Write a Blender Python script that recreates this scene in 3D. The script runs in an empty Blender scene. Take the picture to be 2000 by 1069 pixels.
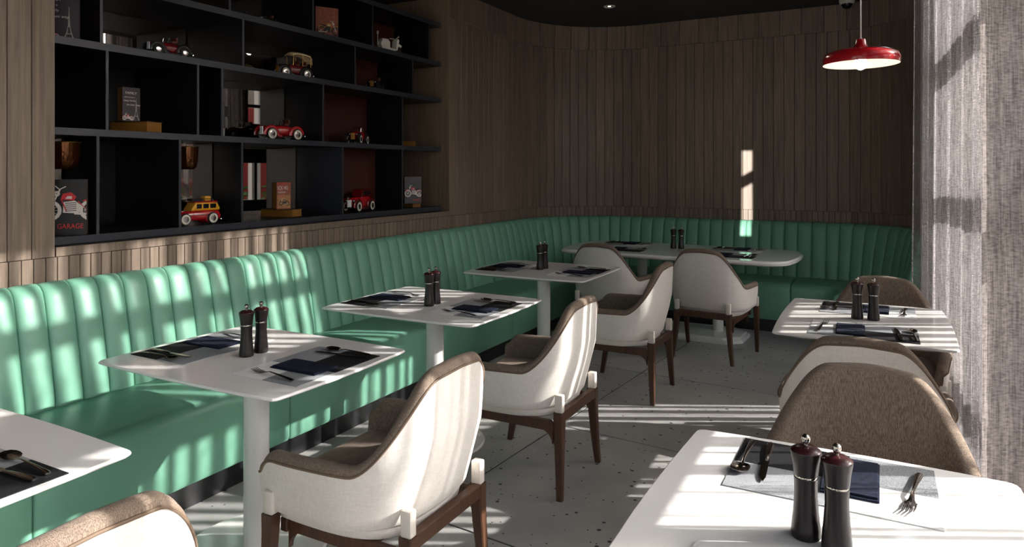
import bpy, bmesh, math, random
from mathutils import Vector, Matrix
random.seed(7)
sc = bpy.context.scene
col = sc.collection
PI = math.pi
R = math.radians

# ------------------------------------------------------------------ camera
YAW = math.atan2(720, 1350)
CAM_H = 1.46
cd = bpy.data.cameras.new('camera')
cam = bpy.data.objects.new('camera', cd)
col.objects.link(cam)
cam.location = (0, 0, CAM_H)
cam.rotation_euler = (PI / 2, 0, YAW)
cd.sensor_fit = 'HORIZONTAL'
cd.sensor_width = 36
cd.lens = 36 * 1350 / 2000
cd.shift_y = -200.5 / 2000
cd.clip_start = .02
sc.camera = cam
# ------------------------------------------------------------------ world, sun, exposure
w = bpy.data.worlds.new('sky'); sc.world = w
w.use_nodes = True
nt = w.node_tree; nt.nodes.clear()
sky = nt.nodes.new('ShaderNodeTexSky'); sky.sky_type = 'NISHITA'; sky.sun_disc = False
sky.sun_elevation = R(27); sky.sun_rotation = R(63.4); sky.dust_density = 3.5; sky.ozone_density = .6
hsv = nt.nodes.new('ShaderNodeHueSaturation'); hsv.inputs['Saturation'].default_value = .35
bg = nt.nodes.new('ShaderNodeBackground'); bg.inputs[1].default_value = .62
wo = nt.nodes.new('ShaderNodeOutputWorld')
nt.links.new(sky.outputs[0], hsv.inputs['Color']); nt.links.new(hsv.outputs[0], bg.inputs[0]); nt.links.new(bg.outputs[0], wo.inputs[0])
SUN_DIR = Vector((-.894, -.447, -.51)).normalized()
sd = bpy.data.lights.new('sun', 'SUN'); sd.energy = 14.5; sd.angle = R(.53); sd.color = (1, .965, .91)
sun = bpy.data.objects.new('sun', sd); col.objects.link(sun)
sun.rotation_euler = SUN_DIR.to_track_quat('-Z', 'Y').to_euler()
sun.location = (6, 4, 5)
gd = bpy.data.lights.new('street_glint', 'SPOT'); gd.energy = 26000; gd.spot_size = R(7); gd.spot_blend = .1; gd.shadow_soft_size = .006; gd.color = (1, .96, .9)
gl = bpy.data.objects.new('street_glint', gd); col.objects.link(gl); gl.location = (-.8, -6, 1.9)
gl.rotation_euler = (Vector((-1.17, 7.3, 1.3)) - Vector((-.8, -6, 1.9))).to_track_quat('-Z', 'Y').to_euler()
vs = sc.view_settings
vs.view_transform = 'Standard'; vs.look = 'None'; vs.gamma = 1; vs.use_curve_mapping = False
vs.exposure = .06
cy = sc.cycles
cy.use_denoising = True
try: cy.denoiser = 'OPENIMAGEDENOISE'
except Exception: pass
cy.max_bounces = 8; cy.diffuse_bounces = 4; cy.glossy_bounces = 4; cy.transparent_max_bounces = 12; cy.transmission_bounces = 6
cy.caustics_reflective = False; cy.caustics_refractive = False
cy.sample_clamp_indirect = 6

# ------------------------------------------------------------------ materials
def lin(h):
    c = []
    for i in (0, 2, 4):
        v = int(h[i:i + 2], 16) / 255
        c.append(v / 12.92 if v <= .04045 else ((v + .055) / 1.055) ** 2.4)
    return tuple(c) + (1,)
def mat(name, c, rough=.5, metal=0, spec=.5, emit=None, es=1, bump=0, bscale=200, var=0, vscale=(8, 8, 8), coat=0, sheen=0, alpha=None):
    m = bpy.data.materials.new(name); m.use_nodes = True
    t = m.node_tree; b = t.nodes['Principled BSDF']
    if isinstance(c, str): c = lin(c)
    b.inputs['Base Color'].default_value = c
    b.inputs['Roughness'].default_value = rough; b.inputs['Metallic'].default_value = metal
    b.inputs['Specular IOR Level'].default_value = spec
    b.inputs['Coat Weight'].default_value = coat
    b.inputs['Sheen Weight'].default_value = sheen
    if emit: b.inputs['Emission Color'].default_value = lin(emit); b.inputs['Emission Strength'].default_value = es
    if bump or var:
        tc = t.nodes.new('ShaderNodeTexCoord')
        mp = t.nodes.new('ShaderNodeMapping'); mp.inputs['Scale'].default_value = vscale
        t.links.new(tc.outputs['Object'], mp.inputs[0])
    if var:
        n = t.nodes.new('ShaderNodeTexNoise'); n.inputs['Scale'].default_value = 1; n.inputs['Detail'].default_value = 5
        t.links.new(mp.outputs[0], n.inputs['Vector'])
        r = t.nodes.new('ShaderNodeValToRGB')
        r.color_ramp.elements[0].position = .3; r.color_ramp.elements[1].position = .7
        r.color_ramp.elements[0].color = tuple(v * (1 - var) for v in c[:3]) + (1,)
        r.color_ramp.elements[1].color = tuple(min(1, v * (1 + var)) for v in c[:3]) + (1,)
        t.links.new(n.outputs[0], r.inputs[0]); t.links.new(r.outputs[0], b.inputs['Base Color'])
    if bump:
        n2 = t.nodes.new('ShaderNodeTexNoise'); n2.inputs['Scale'].default_value = bscale; n2.inputs['Detail'].default_value = 3
        t.links.new(tc.outputs['Object'], n2.inputs['Vector'])
        bp = t.nodes.new('ShaderNodeBump'); bp.inputs['Strength'].default_value = bump; bp.inputs['Distance'].default_value = .002
        t.links.new(n2.outputs[0], bp.inputs['Height']); t.links.new(bp.outputs[0], b.inputs['Normal'])
    return m
def wood(name, c1, c2, rough=.5, grain=(60, 60, 2.2), rnd=.25, spec=.4):
    m = bpy.data.materials.new(name); m.use_nodes = True
    t = m.node_tree; b = t.nodes['Principled BSDF']; N = t.nodes.new; L = t.links.new
    tc = N('ShaderNodeTexCoord'); oi = N('ShaderNodeObjectInfo')
    ad = N('ShaderNodeVectorMath'); ad.operation = 'MULTIPLY_ADD'
    ad.inputs[1].default_value = (37, 17, 23)
    cb = N('ShaderNodeCombineXYZ')
    for i in range(3): L(oi.outputs['Random'], cb.inputs[i])
    L(cb.outputs[0], ad.inputs[0]); L(tc.outputs['Object'], ad.inputs[2])
    mp = N('ShaderNodeMapping'); mp.inputs['Scale'].default_value = grain; L(ad.outputs[0], mp.inputs[0])
    n = N('ShaderNodeTexNoise'); n.inputs['Scale'].default_value = 1; n.inputs['Detail'].default_value = 6; n.inputs['Roughness'].default_value = .65; n.inputs['Distortion'].default_value = .4
    L(mp.outputs[0], n.inputs['Vector'])
    r = N('ShaderNodeValToRGB'); r.color_ramp.elements[0].position = .3; r.color_ramp.elements[1].position = .72
    r.color_ramp.elements[0].color = lin(c1); r.color_ramp.elements[1].color = lin(c2); L(n.outputs[0], r.inputs[0])
    mr = N('ShaderNodeMapRange'); mr.inputs[3].default_value = 1 - rnd; mr.inputs[4].default_value = 1 + rnd; L(oi.outputs['Random'], mr.inputs[0])
    mx = N('ShaderNodeVectorMath'); mx.operation = 'SCALE'; L(r.outputs[0], mx.inputs[0]); L(mr.outputs[0], mx.inputs['Scale'])
    L(mx.outputs[0], b.inputs['Base Color']); b.inputs['Roughness'].default_value = rough; b.inputs['Specular IOR Level'].default_value = spec
    bp = N('ShaderNodeBump'); bp.inputs['Strength'].default_value = .12; bp.inputs['Distance'].default_value = .002
    L(n.outputs[0], bp.inputs['Height']); L(bp.outputs[0], b.inputs['Normal'])
    return m
def weave(name, c1, c2, sx, sz, rough=.9, bump=.3, sheen=.2, w2=.5):
    m = bpy.data.materials.new(name); m.use_nodes = True
    t = m.node_tree; b = t.nodes['Principled BSDF']; N = t.nodes.new; L = t.links.new
    tc = N('ShaderNodeTexCoord')
    outs = []
    for s in ((sx, sx, sz), (sz, sz, sx)):
        mp = N('ShaderNodeMapping'); mp.inputs['Scale'].default_value = s; L(tc.outputs['Object'], mp.inputs[0])
        n = N('ShaderNodeTexNoise'); n.inputs['Scale'].default_value = 1; n.inputs['Detail'].default_value = 2; L(mp.outputs[0], n.inputs['Vector']); outs.append(n.outputs[0])
    k2 = N('ShaderNodeMath'); k2.operation = 'MULTIPLY'; k2.inputs[1].default_value = 2 * w2; L(outs[1], k2.inputs[0])
    a = N('ShaderNodeMath'); a.operation = 'MULTIPLY_ADD'; a.inputs[1].default_value = 2 - 2 * w2; L(outs[0], a.inputs[0]); L(k2.outputs[0], a.inputs[2])
    r = N('ShaderNodeValToRGB'); r.color_ramp.elements[0].position = .35; r.color_ramp.elements[1].position = .65
    h = N('ShaderNodeMath'); h.operation = 'MULTIPLY'; h.inputs[1].default_value = .5; L(a.outputs[0], h.inputs[0]); L(h.outputs[0], r.inputs[0])
    r.color_ramp.elements[0].color = lin(c1); r.color_ramp.elements[1].color = lin(c2)
    L(r.outputs[0], b.inputs['Base Color']); b.inputs['Roughness'].default_value = rough; b.inputs['Specular IOR Level'].default_value = .2
    b.inputs['Sheen Weight'].default_value = sheen
    bp = N('ShaderNodeBump'); bp.inputs['Strength'].default_value = bump; bp.inputs['Distance'].default_value = .002
    L(h.outputs[0], bp.inputs['Height']); L(bp.outputs[0], b.inputs['Normal'])
    return m
def curtain_mat(name, c, lo, hi, stripes, warp, seed, tl=.4, b0=.47, b1=.535):
    """open woven cloth: openness varies yarn by yarn along the width (UV.x in metres along the cloth) and with a fine weave"""
    m = bpy.data.materials.new(name); m.use_nodes = True
    t = m.node_tree; t.nodes.clear(); N = t.nodes.new; L = t.links.new
    uv = N('ShaderNodeUVMap'); uv.uv_map = 'UVMap'
    def noise(sx, sy, det, dx=0):
        mp = N('ShaderNodeMapping'); mp.inputs['Scale'].default_value = (sx, sy, 1); mp.inputs['Location'].default_value = (dx, dx * .7, seed)
        L(uv.outputs[0], mp.inputs[0]); n = N('ShaderNodeTexNoise'); n.inputs['Scale'].default_value = 1; n.inputs['Detail'].default_value = det
        L(mp.outputs[0], n.inputs['Vector']); return n.outputs[0]
    def mrange(x, a, b, c_, d):
        q = N('ShaderNodeMapRange'); q.inputs[1].default_value = a; q.inputs[2].default_value = b; q.inputs[3].default_value = c_; q.inputs[4].default_value = d; L(x, q.inputs[0]); return q.outputs[0]
    def math_(op, x, y):
        q = N('ShaderNodeMath'); q.operation = op; q.use_clamp = False
        for i, v in enumerate((x, y)):
            if isinstance(v, (int, float)): q.inputs[i].default_value = v
            else: L(v, q.inputs[i])
        return q.outputs[0]
    band = mrange(noise(stripes, .015, 3), b0, b1, lo, hi)
    wv = math_('MULTIPLY', math_('ADD', noise(warp, 12, 2), noise(60, warp, 2, 5)), .5)
    opn = math_('MULTIPLY', band, mrange(wv, .42, .58, .5, 1.25))
    dif = N('ShaderNodeBsdfDiffuse'); trl = N('ShaderNodeBsdfTranslucent'); trn = N('ShaderNodeBsdfTransparent')
    rc = N('ShaderNodeValToRGB'); L(wv, rc.inputs[0]); rc.color_ramp.elements[0].position = .38; rc.color_ramp.elements[1].position = .62
    cc = lin(c); rc.color_ramp.elements[0].color = tuple(v * .55 for v in cc[:3]) + (1,); rc.color_ramp.elements[1].color = tuple(min(1, v * 1.35) for v in cc[:3]) + (1,)
    L(rc.outputs[0], dif.inputs[0]); L(rc.outputs[0], trl.inputs[0])
    m1 = N('ShaderNodeMixShader'); m1.inputs[0].default_value = tl; L(dif.outputs[0], m1.inputs[1]); L(trl.outputs[0], m1.inputs[2])
    m2 = N('ShaderNodeMixShader'); L(opn, m2.inputs[0]); L(m1.outputs[0], m2.inputs[1]); L(trn.outputs[0], m2.inputs[2])
    o = N('ShaderNodeOutputMaterial'); L(m2.outputs[0], o.inputs[0])
    return m
def glass_mat(name, tint=(1, 1, 1, 1), gl=.06, rough=0):
    m = bpy.data.materials.new(name); m.use_nodes = True
    t = m.node_tree; t.nodes.clear(); N = t.nodes.new; L = t.links.new
    tr = N('ShaderNodeBsdfTransparent'); tr.inputs[0].default_value = tint
    g = N('ShaderNodeBsdfGlossy'); g.inputs['Roughness'].default_value = rough
    mx = N('ShaderNodeMixShader'); mx.inputs[0].default_value = gl
    L(tr.outputs[0], mx.inputs[1]); L(g.outputs[0], mx.inputs[2]); o = N('ShaderNodeOutputMaterial'); L(mx.outputs[0], o.inputs[0])
    return m
def floor_mat():
    m = bpy.data.materials.new('terrazzo'); m.use_nodes = True
    t = m.node_tree; b = t.nodes['Principled BSDF']; N = t.nodes.new; L = t.links.new
    tc = N('ShaderNodeTexCoord')
    n = N('ShaderNodeTexNoise'); n.inputs['Scale'].default_value = 3; n.inputs['Detail'].default_value = 6; L(tc.outputs['Object'], n.inputs['Vector'])
    r = N('ShaderNodeValToRGB'); r.color_ramp.elements[0].position = .3; r.color_ramp.elements[1].position = .75
    r.color_ramp.elements[0].color = lin('9c9b99'); r.color_ramp.elements[1].color = lin('b4b2af'); L(n.outputs[0], r.inputs[0])
    def chips(scale, size, keep, seed):
        mp = N('ShaderNodeMapping'); mp.inputs['Location'].default_value = (seed, seed, 0); L(tc.outputs['Object'], mp.inputs[0])
        nz = N('ShaderNodeTexNoise'); nz.inputs['Scale'].default_value = 90; L(tc.outputs['Object'], nz.inputs['Vector'])
        v = N('ShaderNodeTexVoronoi'); v.inputs['Scale'].default_value = scale; L(mp.outputs[0], v.inputs['Vector'])
        a = N('ShaderNodeMath'); a.operation = 'MULTIPLY_ADD'; a.inputs[1].default_value = .12; L(nz.outputs[0], a.inputs[0]); L(v.outputs['Distance'], a.inputs[2])
        lt = N('ShaderNodeMath'); lt.operation = 'LESS_THAN'; lt.inputs[1].default_value = size + .06; L(a.outputs[0], lt.inputs[0])
        sx = N('ShaderNodeSeparateColor'); L(v.outputs['Color'], sx.inputs[0])
        gt = N('ShaderNodeMath'); gt.operation = 'GREATER_THAN'; gt.inputs[1].default_value = keep; L(sx.outputs[0], gt.inputs[0])
        mm = N('ShaderNodeMath'); mm.operation = 'MULTIPLY'; L(lt.outputs[0], mm.inputs[0]); L(gt.outputs[0], mm.inputs[1]); return mm.outputs[0]
    a1 = chips(15, .13, .25, 0); a2 = chips(27, .12, .45, 3.3)
    mx = N('ShaderNodeMath'); mx.operation = 'MAXIMUM'; L(a1, mx.inputs[0]); L(a2, mx.inputs[1])
    mc = N('ShaderNodeMix'); mc.data_type = 'RGBA'; L(mx.outputs[0], mc.inputs[0]); L(r.outputs[0], mc.inputs[6]); mc.inputs[7].default_value = lin('2e2e30')
    L(mc.outputs[2], b.inputs['Base Color']); b.inputs['Roughness'].default_value = .38; b.inputs['Specular IOR Level'].default_value = .35
    return m

M = {}
M['plank'] = wood('taupe_oak_plank', '5f5146', '877667', .5, rnd=.13)
M['plank_dark'] = wood('plank_joint_backing', '2a231e', '332b25', .8)
M['jamb'] = wood('oak_jamb', '72614f', '8d7a66', .55, rnd=.05)
M['green'] = mat('green_leatherette', '6da089', .42, spec=.45, bump=.05, bscale=500)
M['seam'] = mat('green_seam', '2f6b50', .6)
M['plinth'] = mat('black_plinth', '17171a', .35, var=.3, vscale=(30, 30, 30))
M['white'] = mat('white_lacquer', 'e8e6e3', .08, spec=.5)
M['cream'] = weave('cream_leather_cloth', 'dcd5ce', 'e8e2dc', 200, 40, .6, .10, .1)
M['tab'] = mat('cream_leather_tab', 'ddd5cc', .5)
M['taupe'] = weave('taupe_woven_cloth', '594c43', '8f7f71', 650, 34, .95, .3, .05, .22)
M['piping'] = mat('taupe_piping', '6d5a4a', .8)
M['walnut'] = wood('dark_walnut', '3a251a', '5a3c2a', .4, grain=(90, 90, 8), rnd=.08)
M['black'] = mat('black_shelf_laminate', '0c0c0e', .4, spec=.4)
M['shelf_edge'] = mat('black_shelf_edge', '2c2f37', .35, spec=.5)
M['veneer'] = wood('red_brown_veneer', '2e140d', '4a2216', .45, grain=(70, 70, 3), rnd=.05)
M['veneer_warm'] = wood('amber_veneer', '6e4216', '96602a', .5, grain=(70, 70, 3), rnd=.05)
M['mirror'] = mat('bronze_mirror', (.30, .27, .25, 1), .015, 1)
M['ceil'] = mat('charcoal_ceiling', '2e2d2e', .8)
M['frame'] = mat('black_window_metal', '1d1e20', .45)
M['pier'] = mat('dark_brown_render', '4b443e', .8)
M['glass'] = glass_mat('clear_glass', gl=.03)
M['steel'] = mat('polished_steel', 'b9b4ac', .12, 1)
M['cutlery'] = mat('cutlery_steel', 'a39c95', .16, 1)
M['mill'] = mat('dark_stained_mill', '191214', .30, spec=.5, var=.2, vscale=(60, 60, 10))
M['mill_head'] = mat('dark_stained_mill_head', '38181a', .25, spec=.5)
M['navy'] = weave('navy_napkin_cloth', '131726', '1e2438', 500, 60, .9, .2, 0)
M['mat_black'] = weave('mat_black', '131315', '202023', 900, 300, .7, .4, 0)
M['mat_grey'] = weave('mat_grey', '84868a', 'a2a4a8', 900, 300, .7, .4, 0)
M['mat_mesh'] = weave('mat_mesh', '5c5f63', 'a6a9ac', 900, 300, .7, .5, 0)
M['mat_white'] = weave('mat_white', 'd3d2d0', 'e6e5e3', 900, 300, .7, .3, 0)
M['red_lamp'] = mat('red_enamel', 'b3121d', .2, coat=.5)
M['lamp_in'] = mat('cream_enamel', 'f4ece0', .5)
M['bulb'] = mat('lit_bulb', 'fff2d8', .4, emit='fff0dc', es=30)
M['cord'] = mat('white_cord', 'd9d6d0', .5)
M['plastic'] = mat('white_plastic', 'b8b6b2', .5)
M['dome'] = mat('smoked_dome', '08080a', .08)
M['lens'] = mat('downlight_lens', 'fff4e0', .4, emit='fff0da', es=5)
M['tile'] = floor_mat()
M['grout'] = mat('dark_grout', '26231f', .9)
M['red'] = mat('red_enamel_toy', 'a5141c', .22, coat=.4)
M['darkred'] = mat('oxblood_enamel_toy', '6a0f12', .25, coat=.4)
M['chrome'] = mat('toy_chrome', 'c8c8c8', .15, 1)
M['brass'] = mat('toy_brass', 'b08a4a', .3, 1)
M['tyre'] = mat('toy_tyre', '141414', .7)
M['whitewall'] = mat('whitewall', 'd8d0c0', .6)
M['cloth_top'] = mat('cream_toy_canopy', 'cdb58c', .85, bump=.3, bscale=60)
M['toy_black'] = mat('toy_black', '111112', .35)
M['toy_white'] = mat('toy_white', 'd8d4cc', .4)
M['toy_wood'] = mat('toy_wood', 'b5732a', .5, var=.2, vscale=(60, 60, 60))
M['toy_yellow'] = mat('toy_yellow', 'd79a22', .5)
M['toy_blue'] = mat('toy_blue', '3f7fa5', .5)
M['seat_toy'] = mat('toy_seat_leather', '5a2a1c', .6)
M['cover_purple'] = mat('purple_black_cover', '2b2028', .5, var=.15, vscale=(40, 40, 40))
M['cover_black'] = mat('black_cover', '131113', .5, var=.3, vscale=(40, 40, 40))
M['cover_grey'] = mat('slate_cover', '3a393d', .5, var=.2, vscale=(40, 40, 40))
M['cover_rust'] = mat('rust_cover', '8a4a3a', .6, var=.35, vscale=(50, 50, 50))
M['cover_tan'] = mat('tan_cover', 'a5784d', .6, var=.25, vscale=(50, 50, 50))
M['pages'] = wood('gilt_page_edge', '6d4718', '9a6a28', .55, grain=(4, 4, 300), rnd=.05)
M['cover_brown'] = mat('brown_book_cover', '2d1a12', .6)
M['ink_white'] = mat('print_white', 'cfc6c0', .6)
M['ink_red'] = mat('print_red', 'c02a30', .6)
M['ink_grey'] = mat('print_grey', '8f8a86', .6)
M['ink_dark'] = mat('print_dark', '1a1416', .6)
M['ink_gold'] = mat('print_gold', 'b5842f', .6)
M['amber'] = mat('amber_glass', '4a2607', .06, metal=.75, spec=.6)
M['strip'] = mat('lit_strip', 'ffffff', .4, emit='fff2df', es=9)
M['pave'] = mat('pale_paving', 'b5b0a8', .9, var=.1)
M['soffit'] = mat('white_soffit', 'dedcd8', .8)
M['hedge'] = mat('hedge_leaf', '4f7a2c', .8, var=.5, vscale=(40, 40, 40))
M['redwall'] = mat('red_facade', '9a3a34', .8)
M['sheer'] = curtain_mat('sheer_linen', 'a39e9e', .04, .66, 17, 260, 1.3, .14, .49, .54)
M['sheer_b'] = curtain_mat('sheer_linen_dense', 'a9a3a1', .08, .95, 11, 260, 6.1, .2, .43, .48)
M['mesh_cloth'] = curtain_mat('grey_mesh_linen', '8a827f', .03, .15, 22, 200, 3.7, .03, .42, .60)

# ------------------------------------------------------------------ mesh helpers
class MB:
    def __init__(s): s.bm = bmesh.new(); s.mi = 0
    def _done(s, fs):
        for f in fs: f.material_index = s.mi
    def box(s, c, d, rz=0, bev=0, mtx=None, seg=1):
        g = bmesh.ops.create_cube(s.bm, size=1)
        vs_ = g['verts']; fs = set(f for v in vs_ for f in v.link_faces)
        bmesh.ops.scale(s.bm, vec=d, verts=vs_)
        if bev:
            es = list(set(e for v in vs_ for e in v.link_edges))
            r = bmesh.ops.bevel(s.bm, geom=es, offset=bev, segments=seg, profile=.5, affect='EDGES')
            vs_ = list(set(v for f in r['faces'] for v in f.verts)); fs = set(f for v in vs_ for f in v.link_faces)
        mt = Matrix.Translation(c) @ Matrix.Rotation(rz, 4, 'Z')
        if mtx: mt = mtx @ mt
        bmesh.ops.transform(s.bm, matrix=mt, verts=vs_)
        s._done(fs); return s
    def lathe(s, prof, c=(0, 0, 0), n=24, mtx=None, cap=True):
        rings = []
        mt = (mtx if mtx else Matrix()) @ Matrix.Translation(c)
        for r, z in prof:
            if r < 1e-6: rings.append([s.bm.verts.new(mt @ Vector((0, 0, z)))])
            else: rings.append([s.bm.verts.new(mt @ Vector((r * math.cos(2 * PI * i / n), r * math.sin(2 * PI * i / n), z))) for i in range(n)])
        fs = []
        for a, b in zip(rings, rings[1:]):
            for i in range(n):
                j = (i + 1) % n
                q = [a[i % len(a)], a[j % len(a)], b[j % len(b)], b[i % len(b)]]
                u = []
                for v in q:
                    if v not in u: u.append(v)
                if len(u) > 2: fs.append(s.bm.faces.new(u))
        if cap:
            if len(rings[0]) > 1: fs.append(s.bm.faces.new(rings[0][::-1]))
            if len(rings[-1]) > 1: fs.append(s.bm.faces.new(rings[-1]))
        s._done(fs); return s
    def tube(s, pts, r, n=8, sx=1, closed=False, mtx=None, up=(0, 0, 1)):
        """tube along pts; r a number or list; sx widens across (flattened section)"""
        pts = [Vector(p) for p in pts]; rings = []; k = len(pts)
        for i, p in enumerate(pts):
            if closed: t = pts[(i + 1) % k] - pts[i - 1]
            else: t = pts[min(i + 1, k - 1)] - pts[max(i - 1, 0)]
            t.normalize(); u = Vector(up)
            if abs(t.dot(u)) > .97: u = Vector((0, 1, 0)) if abs(t.y) < .9 else Vector((1, 0, 0))
            a = t.cross(u).normalized(); b = a.cross(t).normalized()
            rr = r[i] if isinstance(r, (list, tuple)) else r
            sxx = sx[i] if isinstance(sx, (list, tuple)) else sx
            ring = []
            for j in range(n):
                an = 2 * PI * j / n
                q = p + a * (rr * sxx * math.cos(an)) + b * (rr * math.sin(an))
                ring.append(s.bm.verts.new(mtx @ q if mtx else q))
            rings.append(ring)
        fs = []
        rng = range(k) if closed else range(k - 1)
        for i in rng:
            A, B = rings[i], rings[(i + 1) % k]
            for j in range(n): fs.append(s.bm.faces.new((A[j], A[(j + 1) % n], B[(j + 1) % n], B[j])))
        if not closed: fs.append(s.bm.faces.new(rings[0][::-1])); fs.append(s.bm.faces.new(rings[-1]))
        s._done(fs); return s
    def grid(s, rows, closed=False, capa=False, capb=False):
        vr = [[s.bm.verts.new(p) for p in r] for r in rows]; fs = []
        m = len(vr[0])
        for A, B in zip(vr, vr[1:]):
            for j in range(m if closed else m - 1):
                k = (j + 1) % m
                try: fs.append(s.bm.faces.new((A[j], A[k], B[k], B[j])))
                except ValueError: pass
        if capa: fs.append(s.bm.faces.new(vr[0][::-1]))
        if capb: fs.append(s.bm.faces.new(vr[-1]))
        s._done(fs); return s
    def prism(s, poly, z0, z1, mtx=None, inset=0):
        """polygon in xy from z0 to z1"""
        mt = mtx if mtx else Matrix()
        a = [s.bm.verts.new(mt @ Vector((x, y, z0))) for x, y in poly]; b = [s.bm.verts.new(mt @ Vector((x, y, z1))) for x, y in poly]
        n = len(poly); fs = [s.bm.faces.new(a[::-1]), s.bm.faces.new(b)]
        for i in range(n): fs.append(s.bm.faces.new((a[i], a[(i + 1) % n], b[(i + 1) % n], b[i])))
        s._done(fs); return s
    def ball(s, c, d, n=12, mtx=None):
        prof = [(math.sin(PI * i / (n // 2)) , -math.cos(PI * i / (n // 2))) for i in range(n // 2 + 1)]
        prof[0] = (0, -1); prof[-1] = (0, 1)
        mt = Matrix.Translation(c) @ Matrix.Diagonal((d[0], d[1], d[2], 1))
        return s.lathe(prof, (0, 0, 0), n, (mtx @ mt) if mtx else mt)
    def mesh(s, name, mats, smooth=True, ang=35):
        bmesh.ops.recalc_face_normals(s.bm, faces=s.bm.faces)
        me = bpy.data.meshes.new(name); s.bm.to_mesh(me); s.bm.free()
        for m in (mats if isinstance(mats, (list, tuple)) else [mats]): me.materials.append(m)
        if smooth:
            me.shade_smooth(); me.set_sharp_from_angle(angle=R(ang))
        return me
    def build(s, name, mats, parent=None, smooth=True, ang=35, loc=None, rz=0):
        return obj(name, s.mesh(name, mats, smooth, ang), parent, loc, rz)
def obj(name, me, parent=None, loc=None, rz=0):
    o = bpy.data.objects.new(name, me); col.objects.link(o)
    if parent: o.parent = parent
    if loc is not None: o.location = loc
    if rz: o.rotation_euler = (0, 0, rz)
    return o
def tag(o, label, cat, group=None):
    o['label'] = label; o['category'] = cat
    if group: o['group'] = group
    return o
def empty(name, loc=(0, 0, 0), rz=0):
    o = bpy.data.objects.new(name, None); col.objects.link(o); o.location = loc; o.rotation_euler = (0, 0, rz); o.empty_display_size = .1; return o
def thing(name, label, cat, loc=(0, 0, 0), rz=0, group=None): return tag(empty(name, loc, rz), label, cat, group)
def struct(o): o['kind'] = 'structure'; return o
def dup(root, loc, rz, label=None, group=None):
    kids = [c for c in col.objects if c.parent == root]
    r = root.copy(); col.objects.link(r); r.location = loc; r.rotation_euler = (0, 0, rz)
    if label: r['label'] = label
    if group: r['group'] = group
    for k in kids:
        c = k.copy(); col.objects.link(c); c.parent = r
        for g in [x for x in col.objects if x.parent == k]:
            d = g.copy(); col.objects.link(d); d.parent = c
    return r
def rrect(x0, y0, x1, y1, r, n=4):
    out = []
    for cx, cy_, a in ((x1 - r, y1 - r, 0), (x0 + r, y1 - r, 90), (x0 + r, y0 + r, 180), (x1 - r, y0 + r, 270)):
        for i in range(n + 1):
            t = R(a + 90 * i / n); out.append((cx + r * math.cos(t), cy_ + r * math.sin(t)))
    return out
def textobj(body, size, parent, loc, m, sx=1.0):
    cu = bpy.data.curves.new('lettering', 'FONT'); cu.body = body; cu.size = size; cu.extrude = .0003; cu.align_x = 'LEFT'
    cu.resolution_u = 3
    cu.materials.append(m)
    tmp = bpy.data.objects.new('tmp', cu); col.objects.link(tmp)
    me = bpy.data.meshes.new_from_object(tmp.evaluated_get(bpy.context.evaluated_depsgraph_get())); me.name = 'lettering'
    bpy.data.objects.remove(tmp); o = bpy.data.objects.new('lettering', me); col.objects.link(o); o.parent = parent
    o.location = loc; o.rotation_euler = (PI / 2, 0, 0); o.scale = (sx, 1, 1)
    return o

# ------------------------------------------------------------------ room path (along the walls, inside face)
SEG = [('L', (-3.3, -2.6), (-3.3, 6.3)), ('A', (-2.3, 6.3), 1.0, 180, 90), ('L', (-2.3, 7.3), (-.45, 7.3)), ('A', (-.45, 6.5), .8, 90, 0), ('L', (.35, 6.5), (.35, 6.2))]
LEN = [math.dist(q[1], q[2]) if q[0] == 'L' else q[2] * R(abs(q[4] - q[3])) for q in SEG]
CUM = [sum(LEN[:i]) for i in range(6)]
def path(s):
    for i, q in enumerate(SEG):
        if s <= CUM[i + 1] or i == 4:
            u = s - CUM[i]
            if q[0] == 'L':
                a, b = Vector(q[1]), Vector(q[2]); t = (b - a).normalized(); p = a + t * u
            else:
                an = R(q[3]) - u / q[2]
                p = Vector(q[1]) + q[2] * Vector((math.cos(an), math.sin(an))); t = Vector((math.sin(an), -math.cos(an)))
            return p, t, Vector((t.y, -t.x))
def P(s, d, z):
    p, t, n = path(s); q = p + n * d; return Vector((q.x, q.y, z))
def sY(y): return y + 2.6

# ------------------------------------------------------------------ floor
FX0, FX1, FY0, FY1 = -3.3, .62, -2.6, 7.3
fb = MB(); fb.box(((FX0 + FX1) / 2 - .3, (FY0 + FY1) / 2, -.054), (FX1 - FX0 + 1.2, FY1 - FY0 + .8, .1)); floor = struct(fb.build('floor', M['grout'], smooth=False))
def clip(poly, ax, v, sign):
    out = []
    for a, b in zip(poly, poly[1:] + poly[:1]):
        ia, ib = (a[ax] - v) * sign >= 0, (b[ax] - v) * sign >= 0
        if ia: out.append(a)
        if ia != ib:
            t = (v - a[ax]) / (b[ax] - a[ax]); out.append((a[0] + t * (b[0] - a[0]), a[1] + t * (b[1] - a[1])))
    return out
ang = R(-4.6)
o0 = Vector((-1.625, 3.63)); ex = Vector((math.cos(ang), math.sin(ang))); ey = Vector((-ex.y, ex.x))
ts = 1.225; gp = .0055
for i in range(-4, 4):
    for j in range(-7, 5):
        pl = [(i + .5 * 0, j), (i + 1, j), (i + 1, j + 1), (i, j + 1)]
        q = []
        for k, (a, b) in enumerate(pl):
            gx = gp if k in (0, 3) else -gp; gy = gp if k in (0, 1) else -gp
            v = o0 + ex * (a * ts + gx) + ey * (b * ts + gy); q.append((v.x, v.y))
        for ax, v, sg in ((0, FX0, 1), (0, FX1, -1), (1, FY0, 1), (1, FY1, -1)):
            if q: q = clip(q, ax, v, sg)
        if len(q) > 2:
            b = MB(); b.prism(q, -.004, 0); b.build('tile', M['tile'], floor, smooth=False)
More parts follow.
